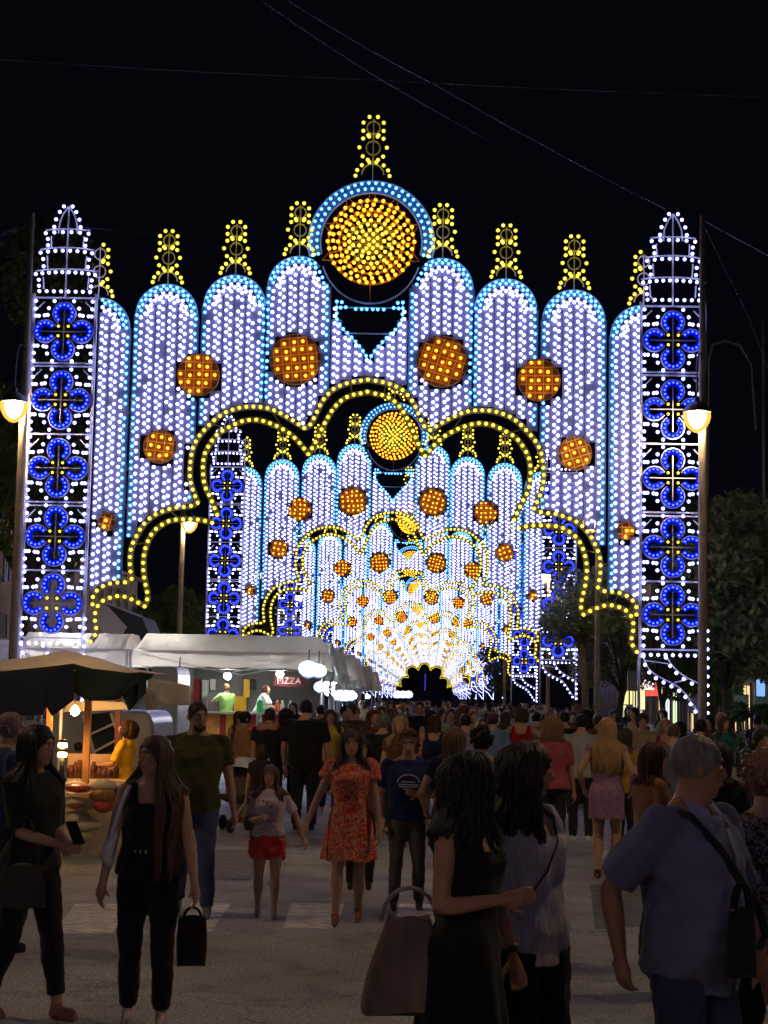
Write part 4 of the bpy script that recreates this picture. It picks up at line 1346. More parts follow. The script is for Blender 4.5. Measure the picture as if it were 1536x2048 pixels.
def jar(px, py, Y, h, r, m, label):
    p = at(px, py, Y); q = MB(); q.lathe([(.005, 0), (r, 0), (r, h * .7), (r * .6, h * .82), (r * .6, h * .95), (.005, h)], n=10)
    q.obj('jar', m, None, True, loc=tuple(p), label=label, category='jar', group='dark jars on the front stall')
jl = ['leftmost short', 'second tall', 'third tall', 'fourth', 'fifth, beside the orange post', 'sixth low', 'seventh low', 'eighth low', 'rightmost round']
for i, (px, hh_) in enumerate(((141, .16), (151, .20), (158, .22), (167, .24), (187, .20), (198, .11), (209, .10), (219, .11), (231, .16))):
    jar(px, 1556, YS + .45, hh_, .042, M_brown, f'{jl[i]} dark jar in front of the cardboard back')
sk = [(150, 1573, .13, 'upper left pale sack on the counter'), (205, 1572, .16, 'upper right pale sack behind the post'), (146, 1605, .14, 'orange-lit sack at the left of the lower step'), (165, 1608, .14, 'orange-lit sack beside the middle post'), (148, 1638, .17, 'pale paper bundle low at the front of the counter'), (172, 1650, .15, 'crumpled white paper at the foot of the counter'), (160, 1672, .13, 'lowest crumpled paper bundle of the counter')]
for px, py, r_, lb in sk:
    lump(px, py, YS - .18, r_, M_sack, 'goods_sack', lb, 'sack', (1.15, 1, .5))
lump(155, 1577, YS - .36, .09, mat('red_candied_fruit', (.5, .06, .03), .3, .3, 40), 'candied_fruit', 'red glazed fruit pile on the upper pale sack', 'sweets', (1.7, 1, .55))
lump(151, 1611, YS - .36, .06, M_nut, 'nut_pile', 'small brown nut pile on the orange-lit sack', 'nuts', (1.6, 1, .5))
lump(208, 1592, YS - .3, .15, M_nut, 'nut_pile', 'larger brown nut pile right of the middle post', 'nuts', (1.2, 1, .6))
lump(206, 1612, YS - .36, .10, mat('red_candied_fruit', (.5, .06, .03)), 'candied_fruit', 'dark red fruit pile low beside the woman in black', 'sweets', (1.2, 1, .8))
# lantern with two warm lights and the lamp that lights the posts
p = at(125, 1500, YS - .1)
root = thing('stall_lantern', 'small stall lamp with two warm glowing tubes left of the jars', 'lamp', tuple(p))
for dz in (.055, -.055):
    m_ = MB(); m_.lathe([(.005, .03), (.05, .025), (.055, 0), (.05, -.025), (.005, -.03)], (0, 0, dz), 12); m_.obj('lit_tube', emis('warm_tube', (1, .6, .2), 16), root, True)
m_ = MB(); m_.lathe([(.005, .13), (.06, .11), (.062, .095), (.005, .095)], n=12); m_.lathe([(.005, .012), (.06, .01), (.06, -.01), (.005, -.012)], n=12); m_.tube([(0, 0, -.1), (0, 0, -.42)], .03, 8); m_.obj('lamp_body', M_black, root, True)
p = at(150, 1422, YS + .35)
root = thing('stall_bulb', 'warm bulb hanging behind the dark cloth of the front stall', 'bulb', tuple(p))
m_ = MB(); m_.lathe([(.005, .07), (.03, .05), (.055, 0), (.04, -.04), (.005, -.06)], n=12); m_.obj('bulb_glass', emis('stall_bulb_light', (1, .52, .18), 150), root, True)
m_ = MB(); m_.tube([(0, 0, .06), (0, 0, .5)], .008, 5); m_.obj('flex', M_black, root)
# ================================================================== people
def remeshed(mb, voxel, name, m, smooth_it=2, fold=0.0, fscale=9.0, ground=None):
    me = mb.mesh(name + '_raw', m)
    o = bpy.data.objects.new('tmp', me)
    COL.objects.link(o)
    r = o.modifiers.new('r', 'REMESH')
    r.mode = 'VOXEL'; r.voxel_size = voxel; r.use_smooth_shade = True
    if smooth_it:
        s = o.modifiers.new('s', 'SMOOTH'); s.iterations = smooth_it; s.factor = 0.5
    dg = bpy.context.evaluated_depsgraph_get()
    out = bpy.data.meshes.new_from_object(o.evaluated_get(dg), depsgraph=dg)
    out.name = name
    bpy.data.objects.remove(o); bpy.data.meshes.remove(me)
    out.materials.clear()
    for q in (m if isinstance(m, (list, tuple)) else [m]):
        out.materials.append(q)
    n = len(out.vertices)
    if fold > 0 and n:
        co = np.empty(n * 3); out.vertices.foreach_get('co', co); co = co.reshape(-1, 3)
        no = np.empty(n * 3); out.vertices.foreach_get('normal', no); no = no.reshape(-1, 3)
        a = co * fscale
        ph = random.random() * 6
        w = (np.sin(a[:, 0] * 2.1 + a[:, 2] * .9 + ph + 1.3 * np.sin(a[:, 1] * 1.7 + a[:, 2] * 1.1)) +
             .7 * np.sin(a[:, 0] * 3.9 - a[:, 2] * 2.2 + a[:, 1] * 2 + ph * 2) + .5 * np.sin(a[:, 2] * 5.3 + a[:, 0] * 2 + 2 * np.sin(a[:, 1] * 3)))
        co = co + no * (w * fold)[:, None]
        out.vertices.foreach_set('co', co.ravel()); out.update()
    out.polygons.foreach_set('use_smooth', np.ones(len(out.polygons), dtype=bool))
    return out

def ik(a, c, l1, l2, pole):
    a, c = Vector(a), Vector(c)
    d = c - a
    L_ = min(d.length, (l1 + l2) * .999)
    dn = d.normalized()
    c = a + dn * L_
    x = (l1 * l1 - l2 * l2 + L_ * L_) / (2 * L_)
    h = math.sqrt(max(0, l1 * l1 - x * x))
    p = Vector(pole); p = (p - dn * p.dot(dn))
    p = p.normalized() if p.length > 1e-6 else Vector((0, 1, 0))
    return a + dn * x + p * h, c

def limb(mb, pts, rads, n=12):
    """tube through pts with extra points between them so tapers stay round"""
    P, Q = [], []
    for i in range(len(pts) - 1):
        a, b = Vector(pts[i]), Vector(pts[i + 1])
        for t in (0, .33, .67):
            P.append(a.lerp(b, t)); Q.append(rads[i] + (rads[i + 1] - rads[i]) * t)
    P.append(Vector(pts[-1])); Q.append(rads[-1])
    mb.tube(P, Q, n)
def ball(mb, c, r, n=12):
    r = r if isinstance(r, (tuple, list)) else (r, r, r)
    c = Vector(c)
    o = len(mb.v); k = 7
    prof = [(math.sin(math.pi * i / k), -math.cos(math.pi * i / k)) for i in range(k + 1)]
    prof[0] = (.02, -1); prof[-1] = (.02, 1)
    for q, z in prof:
        for j in range(n):
            t = 2 * math.pi * j / n
            mb.v.append((c.x + r[0] * q * math.cos(t), c.y + r[1] * q * math.sin(t), c.z + r[2] * z))
    for i in range(k):
        for j in range(n):
            a, b = o + i * n + j, o + i * n + (j + 1) % n
            mb.f.append((a, b, b + n, a + n)); mb.m.append(0)
    mb.f.append(tuple(o + j for j in reversed(range(n)))); mb.m.append(0)
    mb.f.append(tuple(o + k * n + j for j in range(n))); mb.m.append(0)

def hand(mb, wrist, direction, palm_n, H, curl=.5, side=1):
    """palm plus five unequal, bent fingers; direction = forearm direction, palm_n = palm normal"""
    d = Vector(direction).normalized(); n = Vector(palm_n)
    n = (n - d * n.dot(d)).normalized()
    s = d.cross(n) * side
    w = Vector(wrist)
    pc = w + d * .028 * H
    mb.tube([w - d * .01 * H, w + d * .012 * H, w + d * .03 * H, w + d * .052 * H], [.013 * H, .016 * H, .019 * H, .017 * H], 10)
    for i in (-1, 1):
        mb.tube([w + d * .012 * H + s * i * .008 * H, w + d * .05 * H + s * i * .013 * H], [.010 * H, .009 * H], 8)
    for k, (off, ln) in enumerate(((-.0175, .034), (-.006, .041), (.006, .043), (.0175, .037))):
        p = w + d * .048 * H + s * off * H
        pts = [p]
        ang = 0
        for seg, f_ in enumerate((.42, .32, .26)):
            ang += curl * (.5 + .35 * seg)
            v = d * math.cos(ang) + n * math.sin(ang)
            p = p + v * ln * f_ * 1.15 * H
            pts.append(p)
        mb.tube(pts, [.0062 * H, .0058 * H, .0053 * H, .0042 * H], 6)
    p = w + d * .012 * H + s * .014 * H
    mb.tube([p, p + (d * .6 + s * .75 + n * .25).normalized() * .022 * H, p + (d * .85 + s * .55 + n * .6).normalized() * .042 * H], [.0085 * H, .0068 * H, .0052 * H], 7)

HEADSEC = [(0.0, .012, .014, .026), (.06, .022, .026, .019), (.16, .031, .037, .010), (.30, .037, .045, .004), (.45, .041, .051, 0), (.60, .0435, .055, -.003), (.74, .0425, .054, -.004), (.86, .036, .046, -.005), (.95, .023, .030, -.005), (1.0, .008, .010, -.005)]
def build_head(mb, H, M_):
    """head around local origin at the chin base centre; M_ maps head space -> body space"""
    hh = .135
    pts_v = len(mb.v)
    n = 18
    o = len(mb.v)
    for z, rx, ry, oy in HEADSEC:
        for j in range(n):
            t = 2 * math.pi * j / n
            mb.v.append(tuple(M_ @ Vector((rx * math.cos(t), ry * math.sin(t) + oy, z * hh)) ))
    for i in range(len(HEADSEC) - 1):
        for j in range(n):
            a, b = o + i * n + j, o + i * n + (j + 1) % n
            mb.f.append((a, b, b + n, a + n)); mb.m.append(0)
    mb.f.append(tuple(o + j for j in reversed(range(n)))); mb.m.append(0)
    mb.f.append(tuple(o + (len(HEADSEC) - 1) * n + j for j in range(n))); mb.m.append(0)
    T = lambda *p: M_ @ Vector(p)
    mb.tube([T(0, .050, .56 * hh), T(0, .056, .47 * hh), T(0, .0635, .36 * hh), T(0, .052, .32 * hh)], [.0045 * H, .0052 * H, .0075 * H, .006 * H], 8)
    mb.tube([T(-.026, .046, .60 * hh), T(-.012, .0525, .615 * hh), T(.012, .0525, .615 * hh), T(.026, .046, .60 * hh)], [.004 * H, .005 * H, .005 * H, .004 * H], 6)
    for s in (-1, 1):
        mb.tube([T(s * .043, -.004, .36 * hh), T(s * .0475, -.008, .46 * hh), T(s * .048, -.012, .56 * hh)], [.004 * H, .0065 * H, .006 * H], 6)
        mb.tube([T(s * .03, .03, .42 * hh), T(s * .022, .036, .38 * hh)], [.011 * H, .010 * H], 6)
    mb.tube([T(-.013, .0475, .215 * hh), T(0, .0525, .22 * hh), T(.013, .0475, .215 * hh)], [.003 * H, .0052 * H, .003 * H], 6)

def head_matrix(J, H, yaw, pitch, tilt=0):
    return Matrix.Translation(J['chin']) @ Matrix.Rotation(R(-yaw), 4, 'Z') @ Matrix.Rotation(R(pitch), 4, 'X') @ Matrix.Rotation(R(tilt), 4, 'Y') @ Matrix.Scale(H, 4)

def skeleton(H, female=True, lean=0, larm=None, rarm=None, lleg=None, rleg=None, lpole=None, rpole=None, wide=1.0, sway=0, width=None):
    """joints in metres, body faces +y, its right hand side is +x"""
    sh = (.098 if female else .115) * wide
    top = Matrix.Rotation(R(-lean), 4, 'X') @ Matrix.Rotation(R(sway), 4, 'Y')
    hip = Vector((0, 0, .515))
    def up(p):
        return (hip + (top @ (Vector(p) - hip))) * H
    J = {'H': H}
    J['up'] = up
    J['neck'] = up((0, -.004, .845)); J['chin'] = up((0, .014, .860))
    for s, k, arm, pole in ((-1, 'l', larm, lpole), (1, 'r', rarm, rpole)):
        S_ = up((s * sh, -.006, .800))
        tgt = arm if arm is not None else (s * (.135 * wide + .01), .02, .47)
        pl = pole if pole is not None else (s * .5, -1, -.1)
        E, Wr = ik(S_, Vector(tgt) * H, .172 * H, .15 * H, pl)
        J[k + 'sh'], J[k + 'el'], J[k + 'wr'] = S_, E, Wr
    for s, k, leg in ((-1, 'l', lleg), (1, 'r', rleg)):
        A = Vector((s * .052, 0, .505)) * H
        t = leg if leg is not None else (s * .062, 0, .045)
        K, An = ik(A, Vector(t[:3]) * H, .235 * H, .232 * H, (s * .05, 1, 0))
        J[k + 'hip'], J[k + 'kn'], J[k + 'an'] = A, K, An
        J[k + 'toe'] = t[3] if len(t) > 3 else 0.0
    return J
TORSO_F = [(.470, .060, .050, 0), (.490, .086, .064, -.004), (.520, .100, .072, -.008), (.555, .095, .066, -.004), (.60, .077, .054, .002), (.64, .074, .053, .004), (.69, .083, .060, .006), (.735, .090, .068, .010), (.765, .092, .060, .006), (.795, .090, .048, -.004), (.820, .062, .040, -.006), (.838, .036, .034, -.004), (.86, .030, .031, 0), (.885, .029, .031, .006)]
TORSO_M = [(.470, .062, .052, 0), (.490, .086, .062, -.004), (.520, .094, .068, -.006), (.555, .092, .066, 0), (.60, .088, .064, .004), (.64, .090, .066, .004), (.69, .098, .068, .004), (.735, .106, .068, .004), (.77, .110, .060, 0), (.800, .104, .048, -.005), (.822, .070, .042, -.006), (.838, .044, .038, -.004), (.86, .036, .036, 0), (.885, .034, .036, .006)]
def torso_sections(J, female, z0, z1, inf=0.0, wide=1.0, belly=0.0):
    T_ = TORSO_F if female else TORSO_M
    out = []
    for z, rx, ry, oy in T_:
        if z0 - .001 <= z <= z1 + .001:
            b = belly * math.exp(-((z - .60) / .06) ** 2)
            out.append((z, (rx + inf) * wide, (ry + inf) * wide + b * .5, oy + b * .5))
    if out and out[0][0] > z0 + .004:
        z, rx, ry, oy = out[0]; out.insert(0, (z0, rx, ry, oy))
    return out
def torso(mb, J, secs, n=24, fold=None):
    H = J['H']; o = len(mb.v)
    for i, (z, rx, ry, oy) in enumerate(secs):
        for j in range(n):
            t = 2 * math.pi * j / n
            # slightly squarer than an ellipse
            c, s = math.cos(t), math.sin(t)
            f_ = 1.0 + .05 * abs(math.sin(2 * t))
            if fold:
                f_ *= 1 + fold(z, t)
            mb.v.append(tuple(J['up']((rx * c * f_, ry * s * f_ + oy, z))))
    for i in range(len(secs) - 1):
        for j in range(n):
            a, b = o + i * n + j, o + i * n + (j + 1) % n
            mb.f.append((a, b, b + n, a + n)); mb.m.append(0)
    mb.f.append(tuple(o + j for j in reversed(range(n)))); mb.m.append(0)
    mb.f.append(tuple(o + (len(secs) - 1) * n + j for j in range(n))); mb.m.append(0)

def make_body(J, female, voxel, m, head=(0, 0), wide=1.0, belly=0, curl=(.5, .5), palm=None, hands=True):
    H = J['H']; mb = MB()
    torso(mb, J, torso_sections(J, female, .47, .885, 0, wide, belly))
    g = 1.0 if female else 1.12
    for k, s in (('l', -1), ('r', 1)):
        limb(mb, [J[k + 'sh'], J[k + 'sh'].lerp(J[k + 'el'], .45), J[k + 'el'], J[k + 'el'].lerp(J[k + 'wr'], .3), J[k + 'wr']], [.029 * H * g, .026 * H * g, .0205 * H * g, .0215 * H * g, .0135 * H * g])
        ball(mb, J[k + 'sh'], .030 * H * g)
        limb(mb, [J['up']((s * .016, -.012, .850)), J['up']((s * .055, -.012, .822)), J[k + 'sh'] + Vector((0, 0, .006 * H))], [.022 * H * g, .022 * H * g, .022 * H])
        d = (J[k + 'wr'] - J[k + 'el']).normalized()
        pn = (palm or {}).get(k, (-s, .25, 0))
        if hands:
            hand(mb, J[k + 'wr'], d, pn, H, curl[0] if k == 'l' else curl[1], -s if (palm is None) else -s)
        else:
            limb(mb, [J[k + 'wr'], J[k + 'wr'] + d * .045 * H, J[k + 'wr'] + d * .09 * H], [.014 * H, .018 * H, .009 * H], 8)
        limb(mb, [J[k + 'hip'], J[k + 'hip'].lerp(J[k + 'kn'], .45), J[k + 'kn'], J[k + 'kn'].lerp(J[k + 'an'], .32), J[k + 'kn'].lerp(J[k + 'an'], .75), J[k + 'an']], [.053 * H, .047 * H, .0315 * H, .034 * H, .022 * H, .020 * H])
        foot(mb, J, k, 1.0)
    M_ = head_matrix(J, H, *head)
    mb.tube([J['neck'] - Vector((0, 0, .02 * H)), J['neck'].lerp(M_ @ Vector((0, -.004, .03)), .5), M_ @ Vector((0, -.008, .045))], [.033 * H * g, .029 * H * g, .030 * H * g], 12)
    build_head(mb, H, M_)
    return remeshed(mb, voxel, 'body', m, 2), M_
def foot(mb, J, k, g, hgt=1.0):
    H = J['H']; a = J[k + 'an']; an = J[k + 'toe']
    t = R(an if isinstance(an, (int, float)) else an[0])
    pit = R(an[1]) if isinstance(an, (tuple, list)) else 0.0
    f = Vector((math.sin(t) * math.cos(pit), math.cos(t) * math.cos(pit), -math.sin(pit)))
    base = Vector((a.x, a.y, a.z - .028 * H))
    mb.tube([base - f * .028 * H, base - f * .012 * H, base + f * .03 * H, base + f * .07 * H, base + f * .098 * H], [(.014 * H * g, .012 * H * g), (.02 * H * g, .019 * H * g), (.022 * H * g, .017 * H * g), (.025 * H * g, .0125 * H * g), (.015 * H * g, .009 * H * g)], 10)
    limb(mb, [a + Vector((0, 0, .01 * H)), base + f * .0 * H], [.02 * H * g, .019 * H * g], 8)

def push_out(p, H, female, extra):
    z = p.z / H
    if z > .842 or z < .48: return p
    T_ = TORSO_F if female else TORSO_M
    rx, ry, oy = .06, .04, 0
    for a, b in zip(T_[:-1], T_[1:]):
        if a[0] <= z <= b[0]:
            t = (z - a[0]) / (b[0] - a[0]); rx, ry, oy = [a[i] + (b[i] - a[i]) * t for i in (1, 2, 3)]
    if z > .80: rx += .03; ry += .008
    rx = (rx + .017) * H + extra; ry = (ry + .017) * H + extra
    x, y = p.x, p.y - oy * H
    d = math.sqrt((x / rx) ** 2 + (y / ry) ** 2)
    if d >= 1: return p
    if d < .05: return Vector((p.x, ry + oy * H, p.z))
    return Vector((x / d, y / d + oy * H, p.z))
def hair_mesh(M_, H, style, length, voxel=None, seed=0, vol=1.0, female=True):
    """scalp cap plus locks; length in head units below the crown"""
    rnd = random.Random(seed)
    hh = .135
    mb = MB()
    n = 20
    inf = .006 * vol if style != 'buzz' else .0025
    # cap over the crown and the back of the skull
    rows = 9
    o = len(mb.v)
    for i in range(rows):
        e = math.pi * .5 * (1 - i / (rows - 1))       # 90 deg at the crown .. 0 at the ears
        for j in range(n):
            t = 2 * math.pi * j / n
            front = max(0, math.sin(t))
            z = .58 + .42 * math.sin(e) - (.0 if i < rows - 1 else 0)
            zlow = .74 * front ** 1.5 + (1 - front ** 1.5) * (.22 if style != 'buzz' else .34)
            k = i / (rows - 1)
            z = 1.0 + (zlow - 1.0) * (1 - math.cos(k * math.pi / 2)) ** .9
            # radius of head at that height
            rx, ry, oy = .0435, .055, -.003
            for q in range(len(HEADSEC) - 1):
                if HEADSEC[q][0] <= z <= HEADSEC[q + 1][0]:
                    f_ = (z - HEADSEC[q][0]) / (HEADSEC[q + 1][0] - HEADSEC[q][0])
                    rx = HEADSEC[q][1] * (1 - f_) + HEADSEC[q + 1][1] * f_
                    ry = HEADSEC[q][2] * (1 - f_) + HEADSEC[q + 1][2] * f_
                    oy = HEADSEC[q][3] * (1 - f_) + HEADSEC[q + 1][3] * f_
            if z >= 1: rx, ry = .006, .008
            mb.v.append(tuple(M_ @ Vector(((rx + inf) * math.cos(t), (ry + inf) * math.sin(t) + oy, z * hh + inf * (1 if k < .5 else 0)))))
    for i in range(rows - 1):
        for j in range(n):
            a, b = o + i * n + j, o + i * n + (j + 1) % n
            mb.f.append((a, a + n, b + n, b)); mb.m.append(0)
    mb.f.append(tuple(o + j for j in range(n))); mb.m.append(0)
    if style in ('long', 'curly', 'bob'):
        cnt = {'long': 230, 'curly': 330, 'bob': 130}[style]
        down = (M_.to_3x3().inverted() @ Vector((0, 0, -1))).normalized()
        for q in range(cnt):
            t = rnd.uniform(math.radians(158), math.radians(382)) if style != 'curly' else rnd.uniform(math.radians(160), math.radians(380))
            # start near the parting, over the skull and down
            st = Vector((rnd.uniform(-.012, .012), rnd.uniform(-.03, .03), hh * 1.0))
            L_ = length * rnd.uniform(.8, 1.02) * hh
            pts, rr = [], []
            segs = 10
            base_r = {'long': .0052, 'curly': .0052, 'bob': .006}[style] * vol
            ex = rnd.uniform(.001, .013) * vol * (1.9 if style == 'curly' else 1)
            ph = rnd.random() * 6; am = {'long': rnd.uniform(.001, .004), 'bob': .002, 'curly': .007}[style]
            fr_ = {'long': 5, 'bob': 7, 'curly': rnd.uniform(16, 34)}[style]
            for s_ in range(segs + 1):
                u = s_ / segs
                dist = L_ * u
                if dist < .5 * hh:
                    z = hh * 1.0 - dist * 1.0
                    k = min(1, math.sqrt(max(0.0, 1 - ((z / hh - .5) / .53) ** 2)))
                else:
                    z = hh - dist
                    k = 1.0 - .10 * min(1, (dist - .5 * hh) / (hh * .6))
                spread = 1.0 + (.12 if style == 'curly' else .02) * u
                x = (.0455 + ex) * math.cos(t) * k * spread
                y = (.0565 + ex) * math.sin(t) * k * spread - .004
                if z < .0:      # rest on the shoulders and back
                    x *= 1 + .18 * min(1, -z / hh); y = y * 1.0 - .010 * min(1, -z / hh) * (1 if math.sin(t) < 0 else -1.2)
                x += am * math.sin(u * fr_ + ph) ; y += am * math.cos(u * fr_ * 1.1 + ph)
                p = M_ @ Vector((x, y, min(z, hh)))
                if dist > 1.05 * hh:
                    ref = M_ @ Vector((x, y, -.05 * hh))
                    p = Vector((ref.x, ref.y, ref.z - (dist - 1.05 * hh) * H))
                p = push_out(p, H, female, .002 + ex * .6)
                pts.append(p)
                rr.append(base_r * H * (1.0 if u < .75 else 1.0 - .75 * (u - .75) / .25))
            mb.tube(pts, rr, 5)
    elif style in ('short', 'buzz', 'curlyshort'):
        cnt = {'short': 110, 'buzz': 0, 'curlyshort': 200}[style]
        for q in range(cnt):
            t = rnd.uniform(0, 2 * math.pi); f_ = max(0, math.sin(t))
            e = rnd.uniform(.05 + .62 * f_, 1.45)
            d = Vector((.0435 * math.cos(t) * math.cos(e), .055 * math.sin(t) * math.cos(e) - .003, (.60 + .40 * math.sin(e)) * hh - (.22 * hh * (1 - math.sin(e)) if f_ < .3 else 0)))
            nrm = Vector((math.cos(t) * math.cos(e), math.sin(t) * math.cos(e), math.sin(e)))
            if style == 'curlyshort':
                p0 = d + nrm * .004
                p1 = d + nrm * rnd.uniform(.010, .02) * vol + Vector((rnd.uniform(-.008, .008), rnd.uniform(-.008, .008), rnd.uniform(-.004, .006)))
                p2 = p1 + Vector((rnd.uniform(-.009, .009), rnd.uniform(-.009, .009), rnd.uniform(-.009, .003)))
                mb.tube([M_ @ p0, M_ @ p1, M_ @ p2], [.0075 * H, .0075 * H, .005 * H], 5)
            else:
                p0 = d + nrm * .003
                tan = Vector((rnd.uniform(-.3, .3), -.6 * (1 if f_ < .5 else -.4), -.5)).normalized()
                mb.tube([M_ @ p0, M_ @ (p0 + nrm * .005 + tan * .008), M_ @ (p0 + nrm * .003 + tan * .018)], [.0045 * H, .005 * H, .0025 * H], 4)
    elif style == 'bun':
        ball(mb, M_ @ Vector((0, -.062, .72 * hh)), .028 * H)
    return mb.mesh('hair', MATS.get('hair_obj'), True)

def make_top(J, female, voxel, m, z0=.50, z1=.842, inf=.017, sleeve=.45, wide=1.0, belly=0, fold=.0025, flare=0.0, sleeve_r=None, straps=False, side_slip=0):
    H = J['H']; mb = MB()
    sleeve_r = sleeve_r or (.035 if female else .041)
    if sleeve == 0: z1 = min(z1, .79)
    secs = torso_sections(J, female, z0, z1, inf, wide, belly)
    if not straps and sleeve > 0:
        for s in (-1, 1):
            limb(mb, [J['up']((s * .020, -.012, .842)), J['up']((s * .055, -.012, .822)), J[('l' if s < 0 else 'r') + 'sh'] + Vector((0, 0, .004 * H))], [.024 * H, .027 * H, .030 * H])
    if straps:
        secs = torso_sections(J, female, z0, .77, inf, wide, belly)
    if flare:
        secs = [(z, rx + flare * max(0, (.62 - z)) , ry + flare * max(0, (.62 - z)), oy) for z, rx, ry, oy in secs]
    torso(mb, J, secs)
    if straps:
        for s in (-1, 1):
            mb.tube([J['up']((s * .055, .045, .76)), J['up']((s * .062, .02, .822)), J['up']((s * .06, -.03, .815)), J['up']((s * .055, -.045, .76))], [.014 * H, .012 * H, .012 * H, .014 * H], 6)
    elif sleeve > 0:
        for k in 'lr':
            a, e, w = J[k + 'sh'], J[k + 'el'], J[k + 'wr']
            if sleeve <= 1:
                pts = [a, a.lerp(e, sleeve * .5), a.lerp(e, sleeve)]
                limb(mb, pts, [(sleeve_r) * H * .98, sleeve_r * H, sleeve_r * H * 1.02])
            else:
                limb(mb, [a, a.lerp(e, .5), e, e.lerp(w, (sleeve - 1) * .5), e.lerp(w, sleeve - 1)], [sleeve_r * H, sleeve_r * .95 * H, sleeve_r * .85 * H, sleeve_r * .8 * H, sleeve_r * .75 * H])
            ball(mb, a + Vector((0, 0, .0)), (sleeve_r + .002) * H)
    else:
        for k in 'lr':
            sg = -1 if k == 'l' else 1
            limb(mb, [J['up']((sg * .066, .050, .765)), J['up']((sg * .070, .018, .822)), J['up']((sg * .068, -.030, .818)), J['up']((sg * .066, -.052, .765))], [.024 * H, .021 * H, .021 * H, .024 * H], 8)
    return remeshed(mb, voxel, 'top', m, 2, fold * H, 10)
def make_trousers(J, female, voxel, m, z1=.60, inf=.007, legr=1.06, to=1.0, wide=1.0, belly=0, fold=.002):
    H = J['H']; mb = MB()
    torso(mb, J, torso_sections(J, female, .47, z1, inf, wide, belly))
    for k in 'lr':
        h, kn, an = J[k + 'hip'], J[k + 'kn'], J[k + 'an']
        if to <= .5:
            e = h.lerp(kn, to * 2)
            limb(mb, [h, h.lerp(e, .5), e], [.058 * H * legr, .057 * H * legr, .054 * H * legr])
        else:
            e = kn.lerp(an, (to - .5) * 2)
            limb(mb, [h, h.lerp(kn, .45), kn, kn.lerp(e, .4), e], [.058 * H * legr, .052 * H * legr, .039 * H * legr, .038 * H * legr, .030 * H * legr])
    return remeshed(mb, voxel, 'trousers', m, 2, fold * H, 12)
def make_skirt(J, female, m, z1=.62, z0=.30, r1=None, flare=.05, name='skirt', nfold=9, amp=.05, wide=1.0, inf=.01):
    """open cone of cloth with folds, hem uneven"""
    H = J['H']; mb = MB(); n = 72
    T_ = TORSO_F if female else TORSO_M
    def rad(z):
        for a, b in zip(T_[:-1], T_[1:]):
            if a[0] <= z <= b[0]:
                t = (z - a[0]) / (b[0] - a[0])
                return [a[i] + (b[i] - a[i]) * t for i in (1, 2, 3)]
        return [.095, .07, -.004]
    rows = 12
    ph = random.random() * 6
    o = len(mb.v)
    legs_y = (J['lan'].y + J['ran'].y) / 2 / H
    for i in range(rows + 1):
        z = z1 + (z0 - z1) * i / rows
        rx, ry, oy = rad(max(z, .52))
        k = max(0, (.54 - z))
        rx += inf + flare * k * 2; ry += inf + flare * k * 2
        for j in range(n):
            t = 2 * math.pi * j / n
            f_ = 1 + amp * min(1, k * 5 + .1) * math.sin(nfold * t + ph + 1.2 * math.sin(2 * t + ph)) + .02 * math.sin(3 * t + z * 9)
            p = Vector((rx * math.cos(t) * f_ * wide, ry * math.sin(t) * f_ * wide + oy, z + (.006 * math.sin(5 * t) if i == rows else 0)))
            mb.v.append(tuple((J['up'](p) if z > .515 else p * H)))
    for i in range(rows):
        for j in range(n):
            a, b = o + i * n + j, o + i * n + (j + 1) % n
            mb.f.append((a, b, b + n, a + n)); mb.m.append(0)
    me = mb.mesh(name, m, True)
    return me
def make_shoes(J, m, parent, boot=False, g=1.18):
    for k in 'lr':
        mb = MB(); foot(mb, J, k, g)
        link('shoe', remeshed(mb, .012, 'shoe', m, 2), parent)
def face_bits(M_, H, parent):
    hh = .135
    for s in (-1, 1):
        mb = MB(); ball(mb, M_ @ Vector((s * .0165, .0462, .50 * hh)), (.0060 * H, .0055 * H, .0036 * H), 10)
        e = mb.obj('eye', mat('eye_white', (.75, .72, .68), .3), parent, True)
        mb = MB(); ball(mb, M_ @ Vector((s * .0165, .0502, .50 * hh)), (.0030 * H, .0024 * H, .0031 * H), 8)
        mb.obj('iris', mat('dark_iris', (.03, .02, .012), .2), e, True)
        mb = MB(); mb.tube([M_ @ Vector((s * .008, .0555, .585 * hh)), M_ @ Vector((s * .018, .0530, .60 * hh)), M_ @ Vector((s * .028, .0455, .58 * hh))], [.0016 * H, .0026 * H, .0014 * H], 5)
        mb.obj('eyebrow', MATS['hair_obj'], parent, True).color = (.03, .02, .015, 1)
    mb = MB(); mb.tube([M_ @ Vector((-.0125, .0495, .212 * hh)), M_ @ Vector((0, .0545, .218 * hh)), M_ @ Vector((.0125, .0495, .212 * hh))], [.0014 * H, .0042 * H, .0014 * H], 6)
    mb.obj('lips', mat('lips', (.30, .10, .09), .45), parent, True)

SKIN = mat('skin', (.42, .24, .165), .55, .06, 20, spec=.35)
SKIN2 = mat('tanned_skin', (.33, .17, .11), .5, .06, 20, spec=.35)
HAIR = mat('hair_obj', (.03, .02, .015), .5, .3, 60, obj_color=True, bump=.4, bscale=90, stretch=(1, 1, .15), spec=.3)
CLOTH = mat('cloth_obj', (.5, .5, .5), .9, .12, 10, obj_color=True, bump=.35, bscale=14, spec=.2, sheen=.1)
